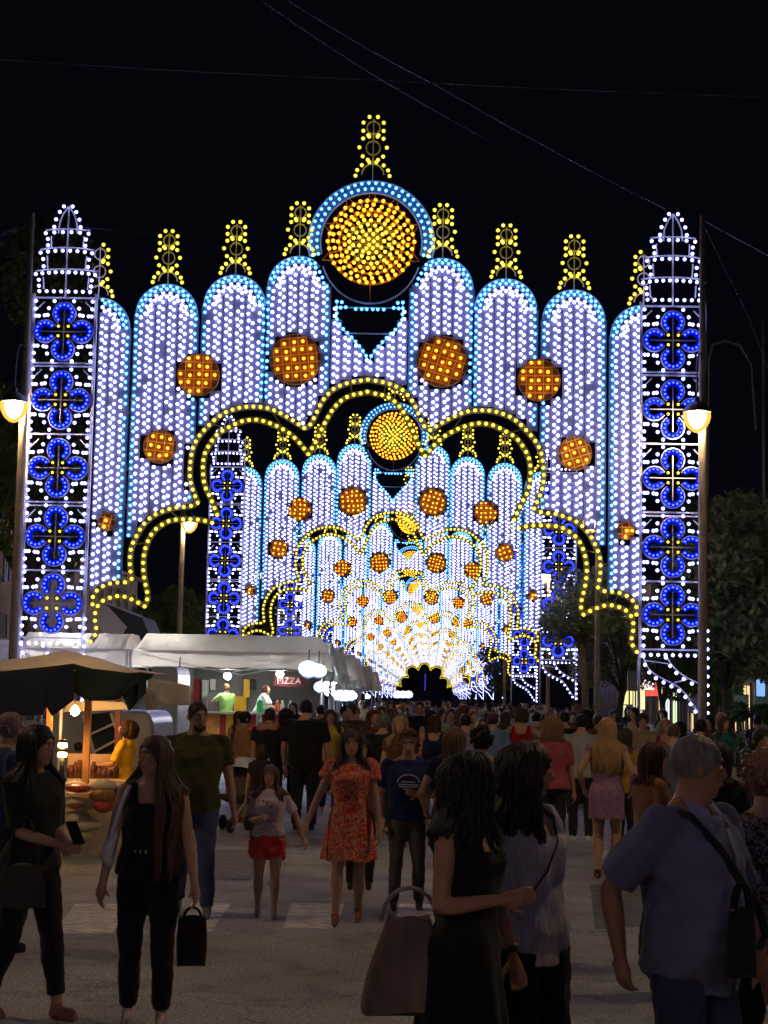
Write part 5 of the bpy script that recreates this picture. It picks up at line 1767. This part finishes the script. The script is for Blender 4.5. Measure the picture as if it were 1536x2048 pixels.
# ================================================================== the people
def facing(a): return R(-a)
def person(px, Y, H, a, label, female=True, head=(0, 0), sk=None, top=None, topc=None, bottom='trousers', botc=(.02, .02, .025), hair=None, shoes=(.02, .02, .02), voxel=.0095, wide=1.0, belly=0, curl=(.5, .5), palm=None, group=None, z=0.0, faceb=True, top_kw=None, bot_kw=None, shoe=True, **pose):
    x = ground_x(px, Y, H * .55 + z)
    root = thing('person', label, 'person', (x, Y, z), facing(a), group)
    J = skeleton(H, female, wide=wide, **pose)
    bm_, M_ = make_body(J, female, voxel, sk or SKIN, head, wide, belly, curl, palm)
    link('body', bm_, root)
    if top == 'dress':
        t = link('dress_top', make_top(J, female, voxel * 1.25, CLOTH, z0=.56, wide=wide, belly=belly, **(top_kw or {})), root); t.color = (*topc, 1)
        s = link('dress_skirt', make_skirt(J, female, CLOTH, wide=wide, **(bot_kw or {})), root); s.color = (*botc, 1)
    else:
        t = link('top', make_top(J, female, voxel * 1.25, CLOTH, wide=wide, belly=belly, **(top_kw or {})), root); t.color = (*topc, 1)
        if bottom == 'trousers':
            s = link('trousers', make_trousers(J, female, voxel * 1.25, CLOTH, wide=wide, belly=belly * .6, **(bot_kw or {})), root)
        else:
            s = link('skirt', make_skirt(J, female, CLOTH, wide=wide, **(bot_kw or {})), root)
        s.color = (*botc, 1)
    if hair:
        st, ln, col, vol = hair
        h = link('hair', hair_mesh(M_, H, st, ln, seed=int(px * 3), vol=vol), root); h.color = (*col, 1)
    if shoe:
        for k in 'lr':
            mb = MB(); foot(mb, J, k, 1.16)
            s = link('shoe', remeshed(mb, .012, 'shoe', CLOTH, 2), root); s.color = (*shoes, 1)
    if faceb:
        face_bits(M_, H, root)
    return root, J, M_
BLACKH, BROWNH, BLONDE, GREYH, REDH = (.012, .010, .010), (.06, .032, .018), (.42, .27, .12), (.16, .15, .14), (.22, .08, .04)
def strap(root, pts, r=.012, col=(.02, .02, .02), name='strap'):
    m_ = MB(); m_.tube(pts, [(r, .004)] * len(pts), 6)
    o = m_.obj(name, CLOTH, root, True); o.color = (*col, 1); return o
def bag(parent_loc, size, col, label, name='handbag', cat='handbag', taper=.8, handle=.12, rot=0, mt=None):
    """soft bag with bulging sides and two handles; a thing of its own"""
    w, d, h = size
    root = thing(name, label, cat, parent_loc, rot)
    m_ = MB(); n, k = 20, 9; V_ = []
    for i in range(k + 1):
        t = i / k
        s = (1 - (1 - taper) * t) * (1 + .10 * math.sin(math.pi * t))
        for j in range(n):
            a = 2 * math.pi * j / n
            c, s_ = math.cos(a), math.sin(a)
            f_ = 1 / max(abs(c) ** 4 + abs(s_) ** 4, 1e-6) ** .25
            V_.append((w / 2 * c * s * f_, d / 2 * s_ * f_ * (1 - .75 * t) * (1 + .06 * math.sin(5 * a + 3 * t)), h * t + .01 * math.sin(3 * a)))
    m_.add(V_, [(i * n + j, i * n + (j + 1) % n, (i + 1) * n + (j + 1) % n, (i + 1) * n + j) for i in range(k) for j in range(n)])
    m_.add(V_[:n], [tuple(reversed(range(n)))]); m_.add(V_[-n:], [tuple(range(n))])
    o = m_.obj('bag_body', mt or CLOTH, root, True); o.color = (*col, 1)
    for sy in (-1, 1):
        q = MB(); q.tube([(w * .3 * math.cos(math.pi * t / 8) * 1.0, sy * .012, h * .97 + handle * math.sin(math.pi * t / 8)) for t in range(9)], .008, 6)
        o = q.obj('handle', CLOTH, root, True); o.color = (*[c * .7 for c in col], 1)
    return root
# -- left foreground
rA, J, M_ = person(62, 10.1, 1.70, 125, 'person in black, long dark hair, at the left edge with both hands together', head=(-15, 0), topc=(.018, .018, .02), hair=('long', 2.9, BLACKH, 1.25), larm=(-.02, .16, .60), rarm=(.03, .17, .60), curl=(.9, .9), top_kw=dict(sleeve=.9), botc=(.012, .012, .016), lleg=(-.055, .10, .045), rleg=(.07, -.12, .06, (0, 15)), shoes=(.30, .13, .10), bot_kw=dict(to=.93))
m_ = MB(); m_.box((0, 0, 0), (.075, .012, .15)); 
o = m_.obj('phone', M_black, None, loc=tuple(rA.matrix_basis @ Vector((.0, .215 * 1.7, .64 * 1.7))), label='dark phone in the hands of the long-haired person at the left edge', category='phone'); o.rotation_euler = (R(-35), 0, R(50))
bag(tuple(rA.matrix_basis @ Vector((.16, .11, .66))), (.27, .10, .24), (.05, .045, .045), 'dark round bag hanging at the hip of the long-haired person at left', rot=facing(170), handle=.28)
person(8, 12.6, 1.74, 60, 'person with cropped greyish hair behind the long-haired one at the left edge', female=False, head=(20, 0), topc=(.03, .04, .12), hair=('short', 1, (.22, .15, .15), .7), top_kw=dict(sleeve=.6), botc=(.03, .03, .03))
rB, J, M_ = person(300, 10.0, 1.655, 176, 'person in black with very long brown hair and a white shoulder strap', head=(46, 4), topc=(.012, .014, .018), hair=('long', 3.9, (.075, .04, .028), 1.15), larm=(-.165, .03, .455), rarm=(.165, .05, .45), top_kw=dict(sleeve=0, z0=.585, inf=.013), botc=(.008, .008, .010), lleg=(-.062, .06, .045), rleg=(.062, -.03, .045), shoes=(.55, .42, .40), bot_kw=dict(z1=.62, to=.96), sk=SKIN)
H_ = 1.655
strap(rB, [J['up']((.075, .045, .825)), J['up']((.10, .085, .76)), J['up']((.125, .08, .68)), J['up']((.14, .06, .60))], .013, (.6, .58, .62))
mb = MB(); mb.tube([J['up']((.112, .07, .665)), J['up']((.135, .075, .62)), J['up']((.145, .07, .575)), J['up']((.14, .06, .545))], [(.012, .012), (.035, .02), (.04, .024), (.015, .01)], 10)
o = mb.obj('small_bag', CLOTH, None, True, label='small white shoulder bag of the person in the black sleeveless top', category='handbag'); o.matrix_world = rB.matrix_basis; o.color = (.55, .53, .6, 1)
m_ = MB()
for i in range(26):
    a = 2 * math.pi * i / 26; c_ = J['up']((.083 * math.cos(a), .063 * math.sin(a) + .003, .598)); m_.tube([c_ - Vector((0, 0, .008)), c_ + Vector((0, 0, .008))], .007, 6)
m_.obj('studded_belt', M_alu, rB)['kind'] = 'stuff'
bag(tuple(at(382, 1928, 10.3)), (.17, .09, .28), (.018, .018, .02), 'black paper bag held low beside the person in the sleeveless black top', taper=.95, handle=.06, rot=.25)
rC, J, M_ = person(390, 14.9, 1.84, 172, 'bald bearded person in an olive shirt and blue jeans', False, head=(-22, 0), topc=(.065, .060, .018), hair=('buzz', 1, (.03, .015, .015), .5), larm=(-.19, .05, .46), rarm=(.16, .02, .47), top_kw=dict(sleeve=.62, z0=.47, inf=.018), botc=(.055, .065, .14), wide=1.08, belly=.02, lleg=(-.07, .10, .045), rleg=(.065, -.14, .07, (0, 25)), shoes=(.16, .15, .19), bot_kw=dict(legr=1.08))
mb = MB(); mb.tube([M_ @ Vector((-.030, .03, .16 * .135)), M_ @ Vector((-.018, .044, .08 * .135)), M_ @ Vector((0, .051, .04 * .135)), M_ @ Vector((.018, .044, .08 * .135)), M_ @ Vector((.030, .03, .16 * .135))], [.012, .017, .019, .017, .012], 8)
mb.obj('beard', HAIR, rC, True).color = (.02, .012, .01, 1)
# -- girl and mother
rD, J, M_ = person(537, 14.9, 1.30, 176, 'girl in a white and red printed t-shirt and red shorts, holding a hand', head=(10, 4), topc=(.50, .42, .48), hair=('long', 1.75, (.10, .055, .03), 1.2), larm=(-.235, .06, .525), rarm=(.05, .17, .66), top_kw=dict(sleeve=.75, z0=.53, inf=.018), botc=(.60, .05, .03), bot_kw=dict(to=.26, legr=1.32, z1=.58, fold=.006), lleg=(-.05, .08, .045), rleg=(.06, -.06, .05), shoes=(.25, .22, .22), voxel=.008)
fp = MB()
for i in range(34):
    a = random.uniform(-.9, .9); z = random.uniform(.58, .78)
    c_ = J['up']((.1 * math.sin(a), .088 * math.cos(a) + .004, z)); d_ = J['up']((.1 * math.sin(a + .12), .088 * math.cos(a + .12) + .004, z + random.uniform(-.01, .01)))
    fp.bar(c_, d_, .012, .010)
fp.obj('shirt_print', mat('red_print', (.45, .12, .10), .8), rD)['kind'] = 'stuff'
DRESS = mat('floral_dress', (.5, .08, .045), .9)
def floral(name, a, b, c, sc=22):
    m = bpy.data.materials.new(name); m.use_nodes = True; nt = m.node_tree; bs = nt.nodes['Principled BSDF']; bs.inputs['Roughness'].default_value = .9
    tc = nt.nodes.new('ShaderNodeTexCoord'); n1 = nt.nodes.new('ShaderNodeTexVoronoi'); n1.inputs['Scale'].default_value = sc
    n2 = nt.nodes.new('ShaderNodeTexNoise'); n2.inputs['Scale'].default_value = sc * 1.4; n2.inputs['Detail'].default_value = 3
    nt.links.new(tc.outputs['Object'], n1.inputs['Vector']); nt.links.new(tc.outputs['Object'], n2.inputs['Vector'])
    r1 = nt.nodes.new('ShaderNodeValToRGB'); e = r1.color_ramp.elements
    r1.color_ramp.interpolation = 'CONSTANT'
    e[0].position = 0; e[0].color = (*a, 1); e[1].position = .50; e[1].color = (*b, 1); x = e.new(.60); x.color = (*c, 1)
    nt.links.new(n2.outputs[0], r1.inputs[0]); nt.links.new(r1.outputs[0], bs.inputs['Base Color'])
    return m
DRESS = floral('coral_floral_dress', (.62, .065, .03), (.60, .30, .20), (.40, .03, .02))
rE, J, M_ = person(700, 14.6, 1.63, 180, 'woman in a coral floral dress with fluttering sleeves, holding the girl by the hand', head=(-4, 2), top='dress', topc=(.6, .07, .04), botc=(.6, .07, .04), hair=('long', 1.55, (.05, .025, .02), 1.0), larm=(-.155, .06, .475), rarm=(.245, .07, .455), top_kw=dict(sleeve=.42, sleeve_r=.052, inf=.014, z1=.825), bot_kw=dict(z1=.625, z0=.325, flare=.07, amp=.07, inf=.014), lleg=(-.05, -.10, .06, (0, 20)), rleg=(.06, .12, .045), shoes=(.22, .07, .05), bottom='skirt')
for c_ in rE.children:
    if c_.name.startswith('dress'):
        c_.data.materials.clear(); c_.data.materials.append(DRESS)
rF, J, M_ = person(815, 15.7, 1.60, 178, 'person in a navy t-shirt with a pale arched print, arm across the belly', False, head=(6, 2), topc=(.012, .022, .10), hair=('curlyshort', 1, (.16, .07, .045), 1.1), larm=(-.04, .17, .655), rarm=(.15, .05, .50), top_kw=dict(sleeve=.72, z0=.50, inf=.018), botc=(.10, .085, .085), wide=1.02, lleg=(-.075, .02, .045), rleg=(.07, .06, .045), bot_kw=dict(legr=1.0))
fp = MB()
pts = [J['up']((.062 * math.cos(R(a)), .096, .715 + .042 * math.sin(R(a)))) for a in range(0, 181, 15)]
fp.path(pts, .012, .008, up=(0, 1, 0))
for z, w_ in ((.715, .04), (.700, .058), (.688, .055), (.674, .03)):
    fp.bar(J['up']((-w_, .098, z)), J['up']((w_, .098, z + .002)), .012, .010)
fp.obj('shirt_print', mat('pale_print', (.42, .42, .48), .8), rF)
# -- foreground pair and the man at right
rG, J, M_ = person(932, 7.1, 1.69, 118, 'black-haired person in a black sleeveless top, turned away to the right, tote bag behind', head=(-52, 0), topc=(.010, .010, .011), hair=('curly', 1.75, (.010, .009, .010), 1.12), rarm=(.06, .125, .655), larm=(-.16, .07, .425), rpole=(.6, -1, -.3), curl=(.8, .6), top_kw=dict(sleeve=0, z0=.50, inf=.012), botc=(.006, .006, .007), bottom='skirt', bot_kw=dict(z1=.60, z0=.12, flare=.06, amp=.05), sk=SKIN2, voxel=.0085)
rG.location.x -= .0
m_ = MB(); w0, w1 = J['lwr'], J['lel']; m_.tube([w0.lerp(w1, .10), w0.lerp(w1, .22)], .033, 14); m_.obj('watch', M_black, rG, True)
M_tote = mat('patchwork_tote', (.12, .08, .07), .75, .45, 7, stretch=(1, 1, .35), bump=.5, bscale=12)
bag(tuple(at(815, 2020, 7.05)), (.38, .22, .37), (.3, .25, .25), 'large patchwork tote bag hanging behind the black-haired person', 'tote_bag', 'tote bag', taper=.45, handle=.13, rot=.15, mt=M_tote)
KNIT = mat('lilac_knit', (.50, .47, .56), .9, .30, 30, bump=.8, bscale=40, stretch=(1, 1, .12))
rH, J, M_ = person(1046, 7.6, 1.72, 138, 'person with long dark curly hair in a lilac knitted top, crossbody strap, looking right', head=(-55, -2), topc=(.4, .36, .52), hair=('curly', 1.95, (.03, .02, .018), 1.15), larm=(-.165, -.02, .46), rarm=(.16, .03, .47), top_kw=dict(sleeve=0, z0=.44, z1=.81, inf=.026, flare=.10), botc=(.008, .008, .01), bottom='trousers', bot_kw=dict(legr=1.45), sk=SKIN, voxel=.0085)
for c_ in rH.children:
    if c_.name.startswith('top'):
        c_.data.materials.clear(); c_.data.materials.append(KNIT)
strap(rH, [J['up'](p) for p in ((-.045, .0, .838), (-.045, .06, .81), (-.02, .100, .75), (.03, .112, .68), (.08, .098, .62), (.125, .05, .57))], .011, (.03, .015, .015))
rI, J, M_ = person(1384, 6.75, 1.785, 130, 'grey-haired man in a lavender short-sleeved shirt with a dark crossbody strap', False, head=(-46, 0), topc=(.12, .12, .235), hair=('buzz', 1, (.14, .125, .12), 1.0), rarm=(.13, -.10, .52), larm=(-.15, .10, .47), rpole=(.9, -1, 0), top_kw=dict(sleeve=.86, z0=.445, z1=.832, inf=.024, sleeve_r=.047, fold=.0032), botc=(.03, .035, .09), wide=1.05, belly=.04, sk=SKIN2, voxel=.0085, rleg=(.09, -.03, .045), lleg=(-.08, .05, .045))
for s in (-1, 1):
    mb = MB(); V_ = [J['up'](p) for p in ((s * .012, .048, .838), (s * .055, .012, .862), (s * .058, .030, .835), (s * .040, .078, .800))]
    mb.add([*V_, *[v + Vector((0, .004, -.008)) for v in V_]], [(0, 1, 2, 3), (7, 6, 5, 4), (0, 4, 5, 1), (1, 5, 6, 2), (2, 6, 7, 3), (3, 7, 4, 0)])
    o = mb.obj('collar', CLOTH, rI); o.color = (.20, .19, .42, 1)
strap(rI, [J['up'](p) for p in ((.070, -.02, .835), (.075, .04, .825), (.055, .100, .76), (.01, .118, .70), (-.05, .135, .63), (-.10, .125, .57), (-.14, .08, .52))], .018, (.012, .014, .03))
mb = MB()
mb.tube([J['up'](p) for p in ((.004, .09, .80), (.002, .113, .74), (.0, .118, .68), (.0, .138, .61), (.0, .125, .53), (.0, .11, .46))], [(.012, .004)] * 6, 6)
o = mb.obj('button_placket', CLOTH, rI, True); o.color = (.21, .20, .42, 1)
bag(tuple(at(1484, 1950, 6.45)), (.12, .06, .24), (.012, .012, .016), 'black flat crossbody bag at the hip of the man in lavender', 'crossbody_bag', 'bag', taper=.95, handle=.1, rot=.5)
FLOR = floral('dark_floral_blouse', (.03, .022, .03), (.24, .19, .21), (.09, .03, .05), 30)
rJ, J, M_ = person(1535, 7.4, 1.70, 15, 'person in a dark floral blouse with short reddish-grey hair, cut by the right edge', head=(25, 0), topc=(.1, .1, .1), hair=('curlyshort', 1, (.22, .12, .09), .8), top_kw=dict(sleeve=.9, z0=.46, inf=.026), botc=(.008, .008, .01), wide=1.1, belly=.02)
for c_ in rJ.children:
    if c_.name.startswith('top'):
        c_.data.materials.clear(); c_.data.materials.append(FLOR)
PINK = floral('lilac_print_dress', (.26, .13, .26), (.36, .22, .30), (.20, .09, .22), 26)
rK, J, M_ = person(1214, 18.8, 1.74, 12, 'woman with long straight blonde hair in a lilac patterned dress, seen from behind', head=(8, 0), top='dress', topc=(.3, .16, .3), botc=(.3, .16, .3), bottom='skirt', hair=('long', 2.7, (.40, .24, .12), .85), top_kw=dict(sleeve=.15, inf=.012), bot_kw=dict(z1=.62, z0=.37, flare=.0, amp=.02, inf=.012), larm=(-.15, .05, .55), rarm=(.15, .05, .55), lleg=(-.05, -.05, .05), rleg=(.055, .05, .045), shoes=(.08, .02, .01))
for c_ in rK.children:
    if c_.name.startswith('dress'):
        c_.data.materials.clear(); c_.data.materials.append(PINK)
person(610, 24.5, 1.86, 4, 'broad person in a black t-shirt from behind, beside the coral dress', False, head=(0, 0), topc=(.008, .008, .01), hair=('short', 1, BLACKH, .7), botc=(.01, .014, .022), wide=1.18, top_kw=dict(sleeve=.75, inf=.022, z0=.46), voxel=.012, faceb=False, larm=(-.17, .08, .50), rarm=(.17, .08, .50), bot_kw=dict(legr=1.15))
person(486, 25.7, 1.66, 55, 'dark-haired person in a tan top and beige trousers facing right by the stalls', head=(0, 0), topc=(.36, .20, .10), hair=('bun', 1, BLACKH, 1), botc=(.26, .22, .14), voxel=.012, larm=(-.1, .14, .60), rarm=(.12, .12, .60), top_kw=dict(sleeve=1.3, inf=.02), bot_kw=dict(legr=1.15), shoes=(.2, .1, .06))
person(537, 25.0, 1.72, 8, 'person with a tan scarf over a black top, seen from behind by the food truck', False, head=(10, 0), topc=(.015, .015, .018), hair=('short', 1, (.04, .02, .015), .9), botc=(.02, .02, .03), voxel=.012, faceb=False)
o = thing('scarf', 'tan scarf round the neck of the person in black by the food truck', 'scarf', (ground_x(537, 25.0, 1.4), 25.0, 0))
mb = MB(); mb.tube([(.13 * math.cos(a), .09 * math.sin(a), 1.44 + .02 * math.sin(3 * a)) for a in [2 * math.pi * i / 16 for i in range(17)]], .055, 8); mb.obj('scarf_loop', mat('tan_wool', (.36, .22, .12), .9, .3, 20), o, True)
person(521, 21.5, 1.28, 4, 'small dark-haired child in dark clothes in front of the scarfed person', topc=(.015, .013, .02), hair=('bob', 1.2, (.025, .018, .015), 1), botc=(.02, .02, .03), voxel=.012, faceb=False)
person(722, 17.2, 1.50, 178, 'dark-haired child standing right behind the woman in the coral dress', head=(0, 0), topc=(.16, .05, .05), hair=('long', 1.4, (.03, .02, .02), 1), botc=(.03, .02, .02), voxel=.012)
person(905, 15.2, 1.66, 4, 'brown-haired person in a dark blouse from behind, right of the navy shirt', head=(0, 0), topc=(.014, .016, .03), hair=('bob', 1.25, (.13, .07, .045), 1.1), botc=(.02, .02, .03), voxel=.011, faceb=False, larm=(-.15, .08, .55))
person(962, 15.4, 1.64, 350, 'dark-haired person in a mustard yellow top seen from behind', head=(0, 0), topc=(.42, .25, .03), hair=('curlyshort', 1, BLACKH, 1.2), botc=(.03, .03, .05), voxel=.012, faceb=False)
person(1103, 20.5, 1.72, 2, 'person with wavy brown hair in a dusty pink shirt seen from behind', topc=(.34, .07, .09), hair=('curly', 1.25, (.20, .11, .06), 1.1), botc=(.03, .03, .04), voxel=.012, faceb=False, wide=1.08, top_kw=dict(sleeve=.8, inf=.02))
person(1042, 27.5, 1.80, 4, 'person in a dark red sleeveless top with hands on hips, seen from behind', topc=(.30, .01, .015), hair=('bob', 1.0, (.05, .03, .02), 1), botc=(.03, .03, .04), voxel=.013, faceb=False, larm=(-.13, .03, .60), rarm=(.13, .03, .60), lpole=(-1, -.2, 0), rpole=(1, -.2, 0), top_kw=dict(sleeve=0))
person(1162, 23.5, 1.74, 6, 'dark-haired person in a pale grey t-shirt left of the blonde woman', False, topc=(.28, .29, .30), hair=('short', 1, BLACKH, .9), botc=(.02, .02, .025), voxel=.012, faceb=False, shoes=(.6, .6, .6))
person(1302, 12.5, 1.62, 70, 'person with dark reddish hair, just left of the lavender-shirted man, looking right', head=(5, 0), topc=(.22, .10, .05), hair=('bob', 1.4, (.07, .022, .015), 1), botc=(.02, .02, .03), voxel=.012)
person(1346, 20.0, 1.68, 20, 'bald person whose crown shows above the man in lavender', False, topc=(.10, .10, .12), hair=('buzz', 1, (.10, .05, .04), .4), botc=(.03, .03, .04), voxel=.013, faceb=False)
person(1432, 11.5, 1.66, 10, 'dark-haired person in black right behind the man in lavender', topc=(.012, .014, .018), hair=('bob', 1.3, (.03, .018, .015), 1.1), botc=(.015, .015, .02), voxel=.012, faceb=False)
person(1521, 16.5, 1.68, 160, 'dark-haired person facing the camera above the floral blouse at right', topc=(.05, .03, .03), hair=('short', 1, (.02, .012, .01), .9), botc=(.02, .02, .02), voxel=.012)
person(1247, 21.0, 1.60, 40, 'person in an ochre top standing right beside the blonde woman', topc=(.34, .20, .04), hair=('long', 1.4, (.05, .03, .02), 1), botc=(.03, .03, .04), voxel=.013, faceb=False)
# -- stall people
rY, J, M_ = person(250, 21.0, 1.58, 285, 'person with dark curly hair in a bright yellow top behind the stall goods', head=(-8, 10), topc=(.75, .42, .02), hair=('curly', 1.0, (.05, .02, .012), 1.2), botc=(.03, .03, .04), rarm=(.1, .16, .62), larm=(-.12, .17, .64), top_kw=dict(sleeve=.9, inf=.018), voxel=.01)
person(452, YT + .75, 1.72, 320, 'worker in a lime green shirt and dark red apron in the food truck', False, head=(0, 0), topc=(.42, .75, .22), hair=('short', 1, (.12, .06, .03), .9), botc=(.12, .16, .26), voxel=.013, faceb=False, larm=(-.12, .18, .74), top_kw=dict(sleeve=.7, inf=.018), z=.5, shoes=(.1, .1, .1))
person(516, YT + .7, 1.75, 100, 'worker in a white shirt bending forward over the truck counter', False, head=(0, 14), topc=(.62, .68, .74), hair=('short', 1, (.10, .03, .02), .8), botc=(.5, .5, .52), voxel=.013, faceb=False, lean=22, larm=(-.05, .32, .60), rarm=(.05, .32, .60), top_kw=dict(sleeve=.8, inf=.02), z=.5, shoes=(.1, .1, .1))
mb = MB(); mb.box((0, 0, 0), (.30, .2, .10)); p = at(528, 1414, YT + .1)
mb.obj('paper_packet', mat('white_paper', (.7, .75, .8), .7), None, loc=tuple(p), label='white paper packet handled on the truck counter', category='packet')
# -- stroller by the tan person
p = ground_at(455, 1625)
root = thing('pushchair', 'empty pushchair with a pale hood beside the bearded person', 'pushchair', (ground_x(452, 24.0, .8), 24.0, 0), R(-20))
m_ = MB(); m_.tube([(-.2, -.25, .1), (.0, .1, .6), (.1, .35, 1.0)], .015, 6); m_.tube([(-.2 + .4, -.25, .1), (.4, .1, .6), (.5, .35, 1.0)], .015, 6); m_.tube([(.1, .35, 1.0), (.5, .35, 1.0)], .018, 6); m_.obj('frame', M_alu, root, True)
m_ = MB(); m_.box((.2, -.05, .45), (.36, .4, .06), Matrix.Rotation(R(-15), 3, 'X')); m_.box((.22, .16, .66), (.36, .06, .45), Matrix.Rotation(R(-20), 3, 'X')); m_.obj('seat', M_black, root)
m_ = MB(); m_.lathe([(.22, 0), (.21, .1), (.16, .18), (.08, .22), (.005, .24)], (.22, .1, .80), 14, rot=Matrix.Rotation(R(-30), 3, 'X')); m_.obj('hood', mat('pale_blue_fabric', (.5, .58, .66), .8), root, True)
for x in (-.2, .2):
    for y in (-.25, .3):
        m_ = MB(); m_.tube([(x, y, .1), (x + .04, y, .1)], .1, 12); m_.obj('wheel', MATS['tyre'], root, True)

# ------------------------------------------------------------------ the crowd further down the street
COLS = [('black', (.012, .012, .014)), ('white', (.45, .45, .44)), ('navy', (.014, .02, .07)), ('grey', (.14, .14, .145)), ('red', (.30, .02, .02)), ('pale green', (.22, .32, .24)), ('pink', (.42, .13, .16)), ('beige', (.34, .27, .18)), ('light blue', (.14, .22, .36)), ('brown', (.10, .05, .03)), ('yellow', (.48, .36, .06)), ('teal', (.02, .14, .15)), ('lilac', (.24, .18, .34))]
BCOLS = [('black', (.010, .010, .012)), ('dark jeans', (.02, .028, .07)), ('grey', (.10, .10, .10)), ('beige', (.28, .23, .16)), ('white', (.42, .42, .40))]
HCOLS = [('black', BLACKH), ('brown', BROWNH), ('blonde', (.32, .2, .09)), ('grey', GREYH), ('auburn', (.12, .04, .02))]
VAR = []
def variant(female, hair, top_kw, bottom, bot_kw, pose, seed):
    random.seed(seed)
    H = 1.7
    J = skeleton(H, female, **pose)
    b, M_ = make_body(J, female, .017, SKIN, (0, 0), hands=False)
    t = make_top(J, female, .018, CLOTH, **top_kw)
    s = make_trousers(J, female, .018, CLOTH, **bot_kw) if bottom == 'trousers' else make_skirt(J, female, CLOTH, **bot_kw)
    h = hair_mesh(M_, H, *hair[:2], seed=seed, vol=hair[2])
    VAR.append((b, t, s, h, female, bottom, {'long': 'long', 'short': 'short', 'bob': 'chin-length', 'curly': 'curly', 'curlyshort': 'short curly', 'bun': 'tied-up'}[hair[0]]))
W1 = dict(lleg=(-.06, .13, .045), rleg=(.06, -.14, .07, (0, 25)), larm=(-.15, -.06, .48), rarm=(.15, .10, .48))
W2 = dict(lleg=(-.06, -.14, .07, (0, 25)), rleg=(.06, .13, .045), larm=(-.15, .10, .48), rarm=(.15, -.06, .48))
S1 = dict(larm=(-.08, .15, .58), rarm=(.15, .02, .47)); S2 = dict(larm=(-.16, .02, .46), rarm=(.05, .16, .62))
variant(True, ('long', 1.8, 1.0), dict(sleeve=.5), 'trousers', {}, W1, 1)
variant(False, ('short', 1, .9), dict(sleeve=.65, inf=.02, z0=.47), 'trousers', dict(legr=1.05), W2, 2)
variant(True, ('bob', 1.2, 1.0), dict(sleeve=0), 'skirt', dict(z1=.61, z0=.32), S1, 3)
variant(False, ('short', 1, .7), dict(sleeve=.6, inf=.018, z0=.47), 'trousers', dict(legr=1.0), S1, 4)
variant(True, ('curly', 1.4, 1.1), dict(sleeve=.9, inf=.02), 'trousers', dict(legr=1.0), S2, 5)
variant(False, ('curlyshort', 1, 1.0), dict(sleeve=1.5, inf=.018), 'trousers', {}, W1, 6)
variant(True, ('bun', 1, 1.0), dict(sleeve=.4), 'skirt', dict(z1=.61, z0=.20, flare=.05), W2, 7)
variant(True, ('long', 2.6, 1.0), dict(sleeve=.15), 'trousers', dict(to=.3, legr=1.2), S2, 8)
rnd = random.Random(42)
spots = [
    # px, Y, height, facing, variant, top, bottom, hair
    (838, 34, 1.86, 178, 3, 0, 0, 0), (900, 31, 1.74, 176, 1, 5, 1, 1), (786, 30, 1.45, 178, 0, 1, 1, 1), (748, 27, 1.72, 170, 4, 9, 0, 4),
    (765, 24, 1.66, 2, 5, 0, 1, 3), (800, 22, 1.68, 184, 0, 9, 0, 2), (868, 26, 1.66, 5, 2, 2, 0, 1), (930, 25, 1.7, 0, 3, 12, 3, 0), (985, 26, 1.72, 350, 1, 8, 0, 1),
    (1010, 33, 1.7, 4, 0, 7, 1, 1), (1072, 31, 1.72, 10, 1, 3, 0, 0), (1128, 28, 1.75, 0, 3, 0, 0, 0), (660, 28, 1.7, 175, 0, 10, 1, 1), (690, 31, 1.72, 182, 5, 2, 0, 0),
    (712, 36, 1.7, 176, 3, 11, 0, 1), (1255, 27, 1.74, 355, 3, 0, 0, 0), (1285, 30, 1.7, 185, 5, 7, 1, 1), (1195, 30, 1.7, 8, 6, 9, 0, 1), (1225, 36, 1.75, 170, 1, 2, 0, 0),
    (640, 33, 1.75, 20, 1, 0, 1, 0), (572, 29, 1.7, 350, 4, 3, 0, 0), (1330, 28, 1.66, 190, 2, 4, 0, 2), (1400, 24, 1.7, 30, 3, 2, 0, 0),
]
used_lab = {}
n_crowd = 0
def add_crowd(px, Y, Hh, a, v, tc, bc, hc, x=None):
    global n_crowd
    b, t, s, h, fem, bot, hs = VAR[v]
    xx = ground_x(px, Y, 1.2) if x is None else x
    lab = f'{COLS[tc][0]} top, {BCOLS[bc][0]} {"trousers" if bot == "trousers" else "skirt"}, {hs} {HCOLS[hc][0]} hair, {"seen from behind" if math.cos(R(a)) > 0 else "facing the camera"}'
    if lab in used_lab:
        return None
    used_lab[lab] = 1
    root = thing('person', lab, 'person', (xx, Y, 0), facing(a), 'people in the crowd further down the street')
    sc = Hh / 1.7; root.scale = (sc, sc, sc)
    link('body', b, root)
    link('top', t, root).color = (*COLS[tc][1], 1)
    link('trousers' if bot == 'trousers' else 'skirt', s, root).color = (*BCOLS[bc][1], 1)
    link('hair', h, root).color = (*HCOLS[hc][1], 1)
    n_crowd += 1
for sp in spots: add_crowd(*sp)
tries = 0
placed = []
while n_crowd < 155 and tries < 2500:
    tries += 1
    Y = 28 + 74 * rnd.random() ** 1.25
    x = rnd.uniform(-2.6 if Y > 43 else -3.6, 6.8)
    if any((x - a) ** 2 + (Y - b) ** 2 < .55 for a, b in placed):
        continue
    a = rnd.choice((0, 180, 180)) + rnd.uniform(-45, 45)
    r = add_crowd(0, Y, rnd.uniform(1.56, 1.84), a, rnd.randrange(8), rnd.choice((0, 0, 0, 1, 2, 2, 3, 4, 5, 6, 7, 8, 9, 9, 10, 11, 12)), rnd.choice((0, 0, 1, 1, 2, 3, 4)), rnd.choice((0, 0, 1, 1, 2, 3, 4)), x)
    placed.append((x, Y))
